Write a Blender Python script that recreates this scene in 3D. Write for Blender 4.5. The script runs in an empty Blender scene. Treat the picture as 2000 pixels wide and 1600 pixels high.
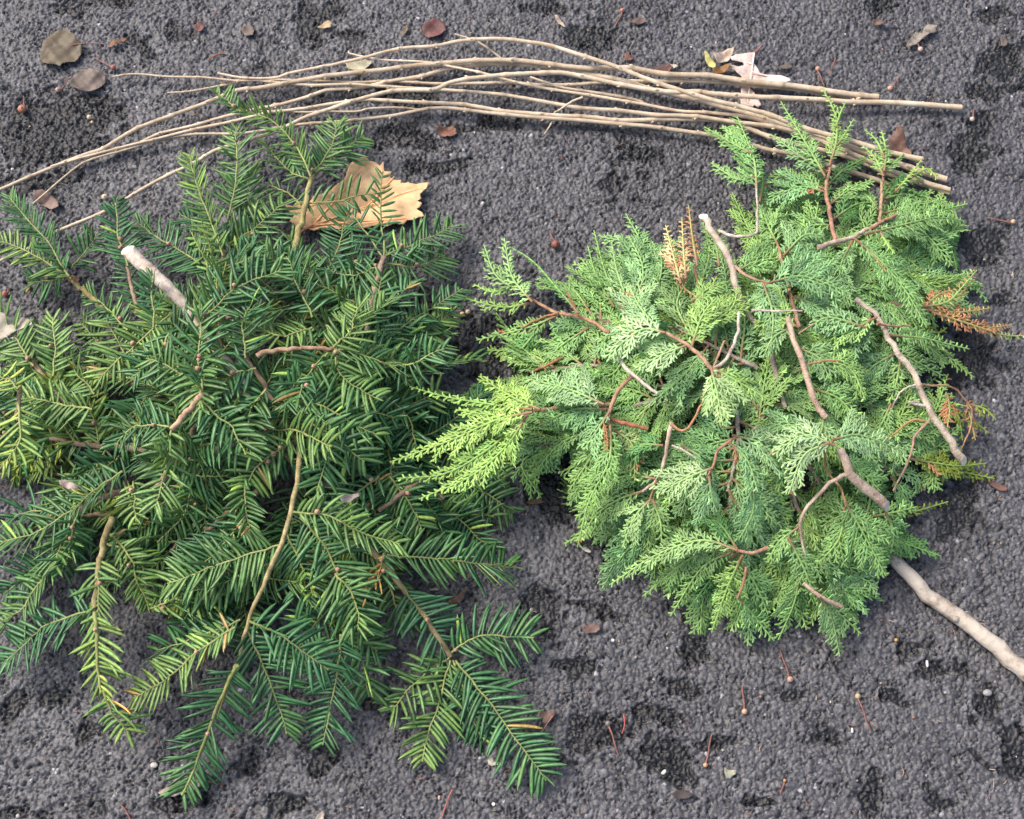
import bpy, bmesh, math, random
import numpy as np
from mathutils import Vector, Matrix
from mathutils.geometry import delaunay_2d_cdt

SC = bpy.context.scene
COL = SC.collection
R = math.radians

# ------------------------------------------------------------------ camera
TILT, DIST, HF = R(20), 1.15, R(40)
cam_loc = np.array([0.0, -DIST*math.sin(TILT), DIST*math.cos(TILT)])
cd = bpy.data.cameras.new('camera'); cam = bpy.data.objects.new('camera', cd); COL.objects.link(cam)
cam.location = cam_loc; cam.rotation_euler = (TILT, 0, 0)
cd.sensor_fit = 'HORIZONTAL'; cd.angle = HF; cd.clip_start = 0.01; cd.clip_end = 500
SC.camera = cam

# ------------------------------------------------------------------ sky, sun, exposure
SUN_EL, SUN_AZ = 52, 150          # azimuth: direction the light comes from, counter-clockwise from +x
w = bpy.data.worlds.new('World'); SC.world = w; w.use_nodes = True
nt = w.node_tree; nt.nodes.clear()
sky = nt.nodes.new('ShaderNodeTexSky'); sky.sky_type = 'NISHITA'; sky.sun_disc = False
sky.sun_elevation = R(SUN_EL); sky.sun_rotation = R(90-SUN_AZ)
sky.air_density = 0.9; sky.dust_density = 4.0; sky.ozone_density = 1.0
bg = nt.nodes.new('ShaderNodeBackground'); bg.inputs[1].default_value = 0.15
ow = nt.nodes.new('ShaderNodeOutputWorld')
nt.links.new(sky.outputs[0], bg.inputs[0]); nt.links.new(bg.outputs[0], ow.inputs[0])
sd = bpy.data.lights.new('sun', 'SUN'); sd.energy = 1.5; sd.angle = R(18); sd.color = (1.0, 0.95, 0.88)
sun = bpy.data.objects.new('sun', sd); COL.objects.link(sun)
dv = Vector((math.cos(R(SUN_EL))*math.cos(R(SUN_AZ)), math.cos(R(SUN_EL))*math.sin(R(SUN_AZ)), math.sin(R(SUN_EL))))
sun.rotation_euler = (-dv).to_track_quat('-Z', 'Y').to_euler(); sun.location = (0, 0, 3)
SC.view_settings.view_transform = 'Standard'; SC.view_settings.look = 'None'
SC.view_settings.exposure = 0.78; SC.view_settings.gamma = 1
SC.cycles.max_bounces = 8

# ------------------------------------------------------------------ photo point -> place
FPX = 1000/math.tan(HF/2)
def P(x, y, z=0.0):
    """point of the photograph (2000x1600) at height z (m) above the asphalt"""
    dx, dy = (x-1000)/FPX, -(y-800)/FPX
    ct, st = math.cos(TILT), math.sin(TILT)
    d = np.array([dx, dy*ct+st, dy*st-ct])
    t = (z-cam_loc[2])/d[2]
    return cam_loc+d*t

def ground_h(x, y): return 0.0

# ------------------------------------------------------------------ mesh helpers
def nrmz(a):
    a = np.asarray(a, float)
    return a/np.maximum(np.linalg.norm(a, axis=-1, keepdims=True), 1e-9)

class MB:
    def __init__(s): s.v = []; s.f = []; s.m = []; s.c = []; s.n = 0
    def add(s, v, f, col=(1, 1, 1), mat=0):
        v = np.asarray(v, float).reshape(-1, 3); f = np.asarray(f, int)
        if len(v) == 0: return
        s.v.append(v); s.f.append(f+s.n)
        s.m.append(np.broadcast_to(np.asarray(mat, int), (len(f),)).copy())
        c = np.asarray(col, float)
        s.c.append(np.broadcast_to(c, (len(v), 3)).copy())
        s.n += len(v)
    def build(s, name, mats, parent=None, smooth=True, origin=None):
        me = bpy.data.meshes.new(name)
        v = np.concatenate(s.v); c = np.concatenate(s.c)
        org = np.zeros(3) if origin is None else np.asarray(origin, float)
        v = v-org
        quads = [f for f in s.f]; nf = sum(len(f) for f in quads)
        me.vertices.add(len(v)); me.vertices.foreach_set('co', v.astype(np.float32).ravel())
        loops = np.concatenate([f.ravel() for f in quads])
        sizes = np.concatenate([np.full(len(f), f.shape[1]) for f in quads])
        starts = np.concatenate([[0], np.cumsum(sizes)[:-1]])
        me.loops.add(len(loops)); me.loops.foreach_set('vertex_index', loops.astype(np.int32))
        me.polygons.add(nf); me.polygons.foreach_set('loop_start', starts.astype(np.int32))
        try: me.polygons.foreach_set('loop_total', sizes.astype(np.int32))
        except Exception: pass
        me.polygons.foreach_set('material_index', np.concatenate(s.m).astype(np.int32))
        me.polygons.foreach_set('use_smooth', np.full(nf, smooth))
        a = me.attributes.new('tint', 'FLOAT_COLOR', 'POINT')
        a.data.foreach_set('color', np.concatenate([c, np.ones((len(c), 1))], 1).astype(np.float32).ravel())
        me.update(calc_edges=True); me.validate()
        for m in (mats if isinstance(mats, (list, tuple)) else [mats]): me.materials.append(m)
        o = bpy.data.objects.new(name, me); COL.objects.link(o)
        if parent is not None:
            o.parent = parent
            org = org-np.array(parent_world(parent))
        o.location = org
        return o

def parent_world(o):
    p = np.zeros(3)
    while o is not None:
        p = p+np.array(o.location); o = o.parent
    return p

def thing(name, label, cat, loc, group=None):
    o = bpy.data.objects.new(name, None); COL.objects.link(o); o.location = loc
    o.empty_display_size = 0.01
    return tag(o, label, cat, group)
def tag(o, label=None, cat=None, group=None, kind=None):
    if label: o['label'] = label
    if cat: o['category'] = cat
    if group: o['group'] = group
    if kind: o['kind'] = kind
    return o

def strips(mb, P0, d, b, nr, L, W, prof, thick, col, mats=(0, 0)):
    """N curved leaf blades with a flattened diamond cross-section, all at once"""
    N = len(P0)
    if N == 0: return
    K = len(prof); t = np.linspace(0, 1, K)[None, :, None]
    L3 = np.asarray(L)[:, None, None]
    pos = P0[:, None]+L3*(d[:, None]*t+b[:, None]*t*t)
    tan = nrmz(d[:, None]+2*b[:, None]*t)
    nn = nr[:, None]-tan*(nr[:, None]*tan).sum(-1, keepdims=True); nn = nrmz(nn)
    side = np.cross(tan, nn)
    pw = (np.asarray(W)[:, None]*np.asarray(prof)[None])[:, :, None]*0.5
    th = np.minimum(thick, pw*1.6)*0.5
    ring = np.stack([pos+side*pw, pos+nn*th, pos-side*pw, pos-nn*th], 2)   # N K 4 3
    base = (np.arange(N)*K*4)[:, None, None]+(np.arange(K-1)*4)[None, :, None]
    q = np.arange(4); q1 = (q+1) % 4
    f = np.stack([base+q, base+q1, base+4+q1, base+4+q], -1)       # N K-1 4 4
    mm = np.where((q == 0) | (q == 1), mats[0], mats[1])
    m = np.broadcast_to(mm, (N, K-1, 4)).ravel()
    c = np.repeat(np.asarray(col), K*4, axis=0)
    mb.add(ring.reshape(-1, 3), f.reshape(-1, 4), c, m)

def catmull(pts, n):
    p = np.asarray(pts, float)
    if len(p) == 2: p = np.array([p[0], (p[0]+p[1])/2, p[1]])
    q = np.vstack([2*p[0]-p[1], p, 2*p[-1]-p[-2]])
    out = []
    segs = len(p)-1
    for u in np.linspace(0, segs, n):
        i = min(int(u), segs-1); t = u-i
        a, b_, c, d = q[i], q[i+1], q[i+2], q[i+3]
        out.append(0.5*((2*b_)+(-a+c)*t+(2*a-5*b_+4*c-d)*t*t+(-a+3*b_-3*c+d)*t**3))
    return np.array(out)

def tube(mb, pts, rad, seg=8, col=(1, 1, 1), mat=0, cap=True, capmat=None, bump=0.0, rng=None, capcol=None):
    pts = np.asarray(pts, float); n = len(pts); rad = np.broadcast_to(rad, (n,)).astype(float)
    tan = nrmz(np.gradient(pts, axis=0))
    ref = np.array([0, 0, 1.0]) if abs(tan[0][2]) < .8 else np.array([1.0, 0, 0])
    V = []
    a = np.linspace(0, 2*math.pi, seg, endpoint=False)
    for i in range(n):
        s = nrmz(np.cross(tan[i], ref)); u = np.cross(s, tan[i])
        r = rad[i]*np.ones(seg)
        if bump and rng is not None: r = r*(1+bump*rng.standard_normal(seg))
        V.append(pts[i]+(np.cos(a)*r)[:, None]*s+(np.sin(a)*r)[:, None]*u)
    if capcol is not None:
        up_ = np.array([0, 0, 1.0])
        for i in range(min(8, n-1)):
            rel = V[i]-pts[0]; sh_ = (rel@up_)*1.3-(rel@tan[0])+(.0006+.0003*i if i else 0)
            V[i] = V[i]+tan[0]*(np.maximum(sh_, 0) if i else sh_)[:, None]
    V = np.array(V).reshape(-1, 3)
    i0 = (np.arange(n-1)*seg)[:, None]; k = np.arange(seg)[None]; k1 = (k+1) % seg
    F = np.stack([i0+k, i0+k1, i0+seg+k1, i0+seg+k], -1).reshape(-1, 4)
    mb.add(V, F[:, ::-1], col, mat)
    if np.ndim(col) == 2: col = np.asarray(col)[0]
    if cap:
        for e, ii in ((0, 0), (1, n-1)):
            c = pts[ii]; ringv = V[ii*seg:(ii+1)*seg]
            cv = np.vstack([ringv, c+(tan[ii]*(1 if e else -1))*rad[ii]*0.08])
            f = np.array([[j, (j+1) % seg, seg] for j in range(seg)])
            if not e: f = f[:, ::-1]
            mb.add(cv, f[:, ::-1] if False else f, capcol if (capcol is not None and e == 0) else col, capmat if (capmat is not None and e == 0) else mat)

def ball(mb, c, r, seg=10, col=(1, 1, 1), mat=0, sq=(1, 1, 1)):
    V = []; F = []
    rings = seg//2+1
    for i in range(rings+1):
        th = math.pi*i/rings
        for j in range(seg):
            ph = 2*math.pi*j/seg
            V.append((c[0]+r*sq[0]*math.sin(th)*math.cos(ph), c[1]+r*sq[1]*math.sin(th)*math.sin(ph), c[2]+r*sq[2]*math.cos(th)))
    for i in range(rings):
        for j in range(seg):
            F.append((i*seg+j, (i+1)*seg+j, (i+1)*seg+(j+1) % seg, i*seg+(j+1) % seg))
    mb.add(V, F, col, mat)

# ------------------------------------------------------------------ materials
def newmat(name):
    m = bpy.data.materials.new(name); m.use_nodes = True
    n = m.node_tree.nodes; n.clear()
    return m, n, m.node_tree.links
def node(n, t, **k):
    x = n.new(t)
    for a, v in k.items(): setattr(x, a, v)
    return x
def foliage_mat(name, colr, rough=0.45, transl=0.25, tcol=None, spec=0.5, nscale=300, nvar=0.25):
    m, n, l = newmat(name)
    at = node(n, 'ShaderNodeAttribute', attribute_name='tint')
    tc = node(n, 'ShaderNodeTexCoord')
    nz = node(n, 'ShaderNodeTexNoise'); nz.inputs['Scale'].default_value = nscale; nz.inputs['Detail'].default_value = 2
    l.new(tc.outputs['Object'], nz.inputs['Vector'])
    mr = node(n, 'ShaderNodeMapRange'); mr.inputs[3].default_value = 1-nvar; mr.inputs[4].default_value = 1+nvar
    mr.inputs[1].default_value = .3; mr.inputs[2].default_value = .7
    l.new(nz.outputs[0], mr.inputs[0])
    mul = node(n, 'ShaderNodeMix', data_type='RGBA', blend_type='MULTIPLY'); mul.inputs[0].default_value = 1
    mul.inputs[6].default_value = (*colr, 1); l.new(at.outputs['Color'], mul.inputs[7])
    mul2 = node(n, 'ShaderNodeVectorMath', operation='SCALE')
    l.new(mul.outputs[2], mul2.inputs[0]); l.new(mr.outputs[0], mul2.inputs['Scale'])
    bs = node(n, 'ShaderNodeBsdfPrincipled'); bs.inputs['Roughness'].default_value = rough
    bs.inputs['Specular IOR Level'].default_value = spec
    l.new(mul2.outputs[0], bs.inputs['Base Color'])
    out = node(n, 'ShaderNodeOutputMaterial')
    if transl > 0:
        tr = node(n, 'ShaderNodeBsdfTranslucent')
        tm = node(n, 'ShaderNodeVectorMath', operation='MULTIPLY'); tm.inputs[1].default_value = tcol or (1.5, 1.5, .6)
        l.new(mul2.outputs[0], tm.inputs[0]); l.new(tm.outputs[0], tr.inputs[0])
        mx = node(n, 'ShaderNodeMixShader'); mx.inputs[0].default_value = transl
        l.new(bs.outputs[0], mx.inputs[1]); l.new(tr.outputs[0], mx.inputs[2]); l.new(mx.outputs[0], out.inputs[0])
    else: l.new(bs.outputs[0], out.inputs[0])
    return m
def wood_mat(name, c1, c2, scale=60, rough=.75, bump=.4, stretch=(1, 1, 1), p1=.35, p2=.65):
    m, n, l = newmat(name)
    at = node(n, 'ShaderNodeAttribute', attribute_name='tint')
    tc = node(n, 'ShaderNodeTexCoord'); mp = node(n, 'ShaderNodeMapping'); mp.inputs['Scale'].default_value = stretch
    l.new(tc.outputs['Object'], mp.inputs[0])
    nz = node(n, 'ShaderNodeTexNoise'); nz.inputs['Scale'].default_value = scale; nz.inputs['Detail'].default_value = 6
    nz.inputs['Roughness'].default_value = .65
    l.new(mp.outputs[0], nz.inputs['Vector'])
    cr = node(n, 'ShaderNodeValToRGB'); cr.color_ramp.elements[0].color = (*c1, 1); cr.color_ramp.elements[1].color = (*c2, 1)
    cr.color_ramp.elements[0].position = p1; cr.color_ramp.elements[1].position = p2
    l.new(nz.outputs[0], cr.inputs[0])
    mul = node(n, 'ShaderNodeMix', data_type='RGBA', blend_type='MULTIPLY'); mul.inputs[0].default_value = 1
    l.new(cr.outputs[0], mul.inputs[6]); l.new(at.outputs['Color'], mul.inputs[7])
    n2 = node(n, 'ShaderNodeTexNoise'); n2.inputs['Scale'].default_value = scale*6; n2.inputs['Detail'].default_value = 4
    l.new(mp.outputs[0], n2.inputs['Vector'])
    bp = node(n, 'ShaderNodeBump'); bp.inputs['Strength'].default_value = bump; bp.inputs['Distance'].default_value = .001
    l.new(n2.outputs[0], bp.inputs['Height'])
    bs = node(n, 'ShaderNodeBsdfPrincipled'); bs.inputs['Roughness'].default_value = rough
    l.new(mul.outputs[2], bs.inputs['Base Color']); l.new(bp.outputs[0], bs.inputs['Normal'])
    out = node(n, 'ShaderNodeOutputMaterial'); l.new(bs.outputs[0], out.inputs[0])
    return m

M = {}
M['yew_top'] = foliage_mat('yew_needle_top', (.068, .190, .064), rough=.38, transl=.12, spec=.6)
M['yew_under'] = foliage_mat('yew_needle_under', (.20, .36, .09), rough=.5, transl=.15)
M['yew_twig'] = foliage_mat('yew_green_twig', (.27, .29, .085), rough=.5, transl=0, nscale=150, nvar=.35)
M['yew_bark'] = wood_mat('yew_bark', (.17, .10, .06), (.40, .29, .19), scale=140)
M['cedar'] = foliage_mat('cedar_scale_leaf', (1, 1, 1), rough=.5, transl=.18, tcol=(1.2, 1.3, .5), spec=.45, nscale=220, nvar=.2)
M['cedar_twig'] = wood_mat('cedar_red_twig', (.19, .12, .085), (.45, .31, .22), scale=180)
M['cedar_bark'] = wood_mat('cedar_bark', (.20, .15, .115), (.50, .43, .34), scale=90, bump=.8)
M['pale_bark'] = wood_mat('pale_pole_bark', (.15, .095, .06), (.55, .47, .375), scale=38, bump=1, p1=.38, p2=.56)
M['cut'] = wood_mat('fresh_cut_wood', (.66, .54, .36), (.84, .75, .58), scale=150, bump=.2, rough=.6)
M['stick'] = wood_mat('tan_stick_bark', (.46, .35, .23), (.70, .58, .43), scale=55, bump=.35, rough=.6)
M['bud'] = wood_mat('tan_bud', (.30, .18, .12), (.52, .36, .26), scale=200)
M['berry'] = wood_mat('berry_skin', (.75, .75, .75), (1, 1, 1), scale=250, rough=.45)
M['stalk'] = wood_mat('berry_stalk', (.18, .07, .05), (.34, .15, .11), scale=200)
M['leaf'] = wood_mat('dry_leaf', (.52, .50, .48), (1.15, 1.12, 1.1), scale=60, bump=.3, rough=.6)
M['leaf_spot'] = wood_mat('spotted_leaf', (.30, .22, .15), (1.1, 1.1, 1.1), scale=55, bump=.3, rough=.6, p1=.3, p2=.52)

# ------------------------------------------------------------------ asphalt
def vnoise(x, y, cell, seed):
    rg = np.random.default_rng(seed); T = rg.random((256, 256))
    u, v = x/cell, y/cell; i, j = np.floor(u).astype(int), np.floor(v).astype(int); fu, fv = u-i, v-j
    fu = fu*fu*(3-2*fu); fv = fv*fv*(3-2*fv)
    g = lambda a, b: T[a % 256, b % 256]
    return (g(i, j)*(1-fu)+g(i+1, j)*fu)*(1-fv)+(g(i, j+1)*(1-fu)+g(i+1, j+1)*fu)*fv

STEP = 0.0008
def axis_coords(lo, hi):
    c = list(np.arange(lo, hi, STEP)); s = STEP; a = c[-1]; b_ = c[0]; up = []; dn = []
    while a < 60:
        s *= 1.35; a += s; up.append(a); b_ -= s; dn.append(b_)
    return np.array(dn[::-1]+c+up)
gx = axis_coords(-.56, .56); gy = axis_coords(-.42, .50)
X, Y = np.meshgrid(gx, gy, indexing='xy')
fine = (np.abs(X) < .6) & (np.abs(Y) < .6)
Hh = np.full(X.shape, -0.0034); TONE = np.full(X.shape, 0.8); 
xf, yf = X[fine], Y[fine]
wx = xf+.0016*(vnoise(xf, yf, .004, 61)-.5); wy = yf+.0016*(vnoise(xf, yf, .004, 62)-.5)
hb = np.full(xf.shape, -0.0038); tn = np.full(xf.shape, .75); gl = np.zeros(xf.shape)
for (cell, rmin, rmax, top, dens, seed) in ((.0058, .0016, .0032, -.0001, .42, 1), (.0035, .0012, .0022, -.0004, .85, 2), (.0025, .0009, .0016, -.0008, .85, 3), (.0017, .0007, .0011, -.0013, .8, 4)):
    rg = np.random.default_rng(seed)
    T = rg.random((512, 512, 9))
    ci, cj = np.floor(wx/cell).astype(int), np.floor(wy/cell).astype(int)
    for di in (-1, 0, 1):
        for dj in (-1, 0, 1):
            a, b_ = ci+di, cj+dj
            t = T[a % 512, b_ % 512]
            px_ = (a+t[:, 0])*cell; py_ = (b_+t[:, 1])*cell
            r = rmin+(rmax-rmin)*t[:, 2]
            an = t[:, 6]*math.pi; ca, sa = np.cos(an), np.sin(an)
            ex, ey = wx-px_, wy-py_
            e1 = (ex*ca+ey*sa)*.85/r; e2 = (-ex*sa+ey*ca)*1.2/r
            # angular chips: a rounded polygon rather than a circle
            th_ = np.arctan2(e2, e1); rho = np.sqrt(e1*e1+e2*e2)
            ns = 4+np.floor(t[:, 7]*3); sec = 2*math.pi/ns
            pol = rho*np.cos((th_+t[:, 8]*6) % sec-sec/2)/np.cos(sec/2)*.55+rho*.5
            d2 = pol**2
            h = top+(t[:, 3]-.6)*.0012+np.minimum(np.sqrt(np.clip(1-d2, 0, 1)), .74)*r*.75-r*.35+(ex*(t[:, 7]-.5)+ey*(t[:, 5]-.5))*.42
            ok = (d2 < 1) & (t[:, 4] < dens) & (h > hb)
            hb = np.where(ok, h, hb)
            tone = .45+1.05*t[:, 5]**1.3
            if seed >= 2: tone = np.where(t[:, 5] > .998, 4.6, tone); tone = np.where((t[:, 5] < .985) | (t[:, 5] > .998), tone, 2.0)
            tn = np.where(ok, tone, tn)
pn = vnoise(xf, yf, .0062, 41)*.6+vnoise(xf, yf, .0026, 42)*.4
binder = -.0011+.0012*(vnoise(xf, yf, .0045, 43)-.5)-.0030*np.clip((.47-pn)*9, 0, 1)
hb = np.maximum(-.0006+(hb+.0006)*.95, binder)
hb += .0007*(vnoise(xf, yf, .0022, 7)-.5)+.0008*(vnoise(xf, yf, .0011, 17)-.5)
und = .0022*(vnoise(xf, yf, .09, 8)-.5)+.0012*(vnoise(xf, yf, .03, 9)-.5)
hb += und
Hh[fine] = hb; TONE[fine] = tn
# dark damp patches (places in the photograph, plus scattered ones)
ST = np.zeros(X.shape)
stains = [(105, 255, 120, 75), (190, 205, 60, 28), (150, 12, 55, 14), (235, 8, 30, 10), (610, 30, 45, 28), (600, 70, 40, 25), (270, 92, 28, 14), (1065, 15, 50, 18), (1160, 70, 45, 26),
  (1250, 290, 42, 26), (1192, 372, 26, 30), (1245, 355, 24, 14), (700, 80, 30, 16), (780, 190, 60, 22), (1730, 18, 30, 18), (1955, 125, 50, 26), (1960, 160, 45, 12), (1985, 95, 30, 16),
  (1880, 310, 45, 30), (1920, 285, 35, 16), (1905, 175, 30, 20), (1910, 245, 40, 30), (1920, 480, 45, 45), (1960, 25, 30, 20), (1370, 1265, 26, 45), (1335, 1340, 26, 24), (1130, 1300, 40, 26),
  (1270, 1395, 50, 20), (1180, 1430, 60, 32), (1310, 1480, 60, 42), (1400, 1440, 26, 14), (1535, 1375, 28, 18), (1625, 1450, 32, 22), (1745, 1362, 32, 22), (1790, 1285, 30, 20), (1825, 1320, 26, 22), (1870, 1320, 18, 20),
  (1930, 1380, 26, 46), (1985, 1460, 30, 40), (1920, 1485, 30, 16), (1690, 1560, 30, 32), (1830, 1550, 40, 22), (1480, 1560, 40, 16), (1090, 1480, 40, 20), (730, 1375, 26, 26), (640, 1470, 40, 26), (350, 1565, 60, 20), (480, 1480, 20, 30),
  (560, 1585, 40, 22), (30, 1585, 60, 18), (1090, 960, 60, 50), (1180, 1200, 50, 14), (960, 680, 60, 60), (900, 640, 50, 40), (820, 600, 40, 30), (850, 330, 60, 26), (800, 270, 60, 22), (960, 240, 80, 16), (350, 60, 20, 12),
  (60, 360, 60, 22), (1900, 700, 60, 60), (1850, 740, 40, 40), (1880, 1000, 50, 50), (1050, 1200, 60, 40), (1950, 590, 40, 20), (20, 1380, 30, 30), (180, 1420, 40, 18), (100, 1350, 24, 16)]
for (sx, sy, rx, ry) in stains:
    c = P(sx, sy, 0); e = P(sx+rx, sy, 0); f_ = P(sx, sy-ry, 0)
    ax, ay = abs(e[0]-c[0])*1.0, abs(f_[1]-c[1])*1.0
    m_ = (np.abs(X-c[0]) < ax*2) & (np.abs(Y-c[1]) < ay*2)
    wu = X[m_]+.022*(vnoise(X[m_], Y[m_], .018, 71)-.5)+.008*(vnoise(X[m_], Y[m_], .006, 73)-.5); wv = Y[m_]+.022*(vnoise(X[m_], Y[m_], .018, 72)-.5)
    d = np.sqrt(((wu-c[0])/ax)**2+((wv-c[1])/ay)**2)
    ST[m_] = np.maximum(ST[m_], np.clip(1.25-d, 0, 1))
XR, YR = X*.82-Y*.57+.004*vnoise(X, Y, .009, 55), X*.57+Y*.82+.004*vnoise(X, Y, .009, 56)
edge = vnoise(XR, YR, .011, 21)*.5+vnoise(YR, XR, .0042, 22)*.65
ST = np.clip((ST*1.1+edge*1.15-.84)*4, 0, 1)*(ST > 0)
rand = np.clip((vnoise(XR+3, YR+3, .028, 31)*.42+vnoise(X*.9+Y*.43, Y*.9-X*.43, .008, 32)*.33+vnoise(XR, YR, .0035, 33)*.25-.645)*9, 0, 1)
ST = np.maximum(ST, rand*.6)
Hh -= ST*.0016
Hh[~fine] = -0.0008
ny, nx = X.shape
idx = np.arange(nx*ny).reshape(ny, nx)
F = np.stack([idx[:-1, :-1], idx[:-1, 1:], idx[1:, 1:], idx[1:, :-1]], -1).reshape(-1, 4)
g = MB(); g.add(np.stack([X, Y, Hh], -1).reshape(-1, 3), F, np.stack([TONE, ST, np.zeros_like(ST)], -1).reshape(-1, 3))
m, n, l = newmat('asphalt')
at = node(n, 'ShaderNodeAttribute', attribute_name='tint'); sp = node(n, 'ShaderNodeSeparateColor'); l.new(at.outputs['Color'], sp.inputs[0])
tc = node(n, 'ShaderNodeTexCoord')
nz = node(n, 'ShaderNodeTexNoise'); nz.inputs['Scale'].default_value = 900; nz.inputs['Detail'].default_value = 3; l.new(tc.outputs['Object'], nz.inputs[0])
nb = node(n, 'ShaderNodeTexNoise'); nb.inputs['Scale'].default_value = 7; nb.inputs['Detail'].default_value = 4; l.new(tc.outputs['Object'], nb.inputs[0])
cr = node(n, 'ShaderNodeValToRGB')
cr.color_ramp.elements[0].position = .35; cr.color_ramp.elements[0].color = (.076, .073, .077, 1)
cr.color_ramp.elements[1].position = .65; cr.color_ramp.elements[1].color = (.106, .102, .105, 1)
l.new(nb.outputs[0], cr.inputs[0])
mr = node(n, 'ShaderNodeMapRange'); mr.inputs[1].default_value = .3; mr.inputs[2].default_value = .7; mr.inputs[3].default_value = .75; mr.inputs[4].default_value = 1.3
l.new(nz.outputs[0], mr.inputs[0])
k1 = node(n, 'ShaderNodeMath', operation='MULTIPLY'); l.new(mr.outputs[0], k1.inputs[0]); l.new(sp.outputs[0], k1.inputs[1])
stm = node(n, 'ShaderNodeMapRange'); stm.inputs[3].default_value = 1; stm.inputs[4].default_value = .13; l.new(sp.outputs[1], stm.inputs[0])
k2 = node(n, 'ShaderNodeMath', operation='MULTIPLY'); l.new(k1.outputs[0], k2.inputs[0]); l.new(stm.outputs[0], k2.inputs[1])
vs = node(n, 'ShaderNodeVectorMath', operation='SCALE'); l.new(cr.outputs[0], vs.inputs[0]); l.new(k2.outputs[0], vs.inputs['Scale'])
bp = node(n, 'ShaderNodeBump'); bp.inputs['Strength'].default_value = .5; bp.inputs['Distance'].default_value = .0006; l.new(nz.outputs[0], bp.inputs['Height'])
bs = node(n, 'ShaderNodeBsdfPrincipled'); bs.inputs['Roughness'].default_value = .5; bs.inputs['Specular IOR Level'].default_value = .5
l.new(vs.outputs[0], bs.inputs['Base Color']); l.new(bp.outputs[0], bs.inputs['Normal'])
out = node(n, 'ShaderNodeOutputMaterial'); l.new(bs.outputs[0], out.inputs[0])
gnd = g.build('ground', m); tag(gnd, 'rough dark grey asphalt with black damp patches', kind='structure')
del g, F, idx, ST, rand, edge

# ------------------------------------------------------------------ the sticks
STG = 'bare tan sticks lying in a bundle'
def widen(pts, zs):
    return np.array([P(x, y, z) for (x, y), z in zip(pts, zs)])
def stick_tube(mb, pts, z0, z1, r0, r1, rng, node_gap=.034, knots=True, lift=.0):
    """pts run from the thin tip to the cut butt; slight kinks and paired bud knots at the nodes"""
    k = len(pts); L = 0
    pp = np.array(pts, float)
    s = np.concatenate([[0], np.cumsum(np.linalg.norm(np.diff(pp, axis=0), axis=1))]); s /= s[-1]
    zz = z0+(z1-z0)*s+lift*np.sin(s*math.pi)
    P3 = widen(pts, zz)
    n = max(12, int(np.linalg.norm(np.diff(P3, axis=0), axis=1).sum()/.0032))
    c = catmull(P3, n)
    # resample and kink a little
    d = np.concatenate([[0], np.cumsum(np.linalg.norm(np.diff(c, axis=0), axis=1))])
    ln = d[-1]
    t = d/ln
    jit = np.zeros((n, 3)); ph = rng.random()*node_gap
    nodes = np.arange(ph, ln, node_gap)
    off = rng.normal(0, .0009, (len(nodes), 3)); off[:, 2] *= .3
    for a in range(3): jit[:, a] = np.interp(d, nodes, off[:, a]) if len(nodes) else 0
    c = c+jit
    rad = (r0+(r1-r0)*t**.8)*.83
    for q in nodes: rad = rad*(1+.26*np.exp(-((d-q)/.0022)**2))
    ring_ = np.ones(n)
    for q in nodes: ring_ = ring_*(1-.38*np.exp(-((d-q-.0016)/.0012)**2))
    tube(mb, c, rad, 8, col=(.88+.24*rng.random())*np.repeat((1+.12*(rng.random((n, 1))-.5))*ring_[:, None], 8, 0)*np.array([[1, .98, .95]]), cap=True, rng=rng, bump=.04)
    if knots:
        tan = nrmz(np.gradient(c, axis=0))
        for i, q in enumerate(nodes):
            j = int(np.argmin(abs(d-q))); r = rad[j]
            ax = nrmz(np.cross(tan[j], [0, 0, 1])); up = np.cross(ax, tan[j])
            u = ax if i % 2 else nrmz(ax*.3+up)
            for sg in (-1, 1):
                if rng.random() < .4: continue
                b0 = c[j]+u*sg*r*.7
                b1 = b0+u*sg*r*(.35+.5*rng.random())-tan[j]*r*(.5+.6*rng.random())
                tube(mb, [b0, (b0+b1)/2, b1], [r*.5, r*.45, r*.22], 6, col=(1.08, 1.06, 1.0))
    return c

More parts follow.
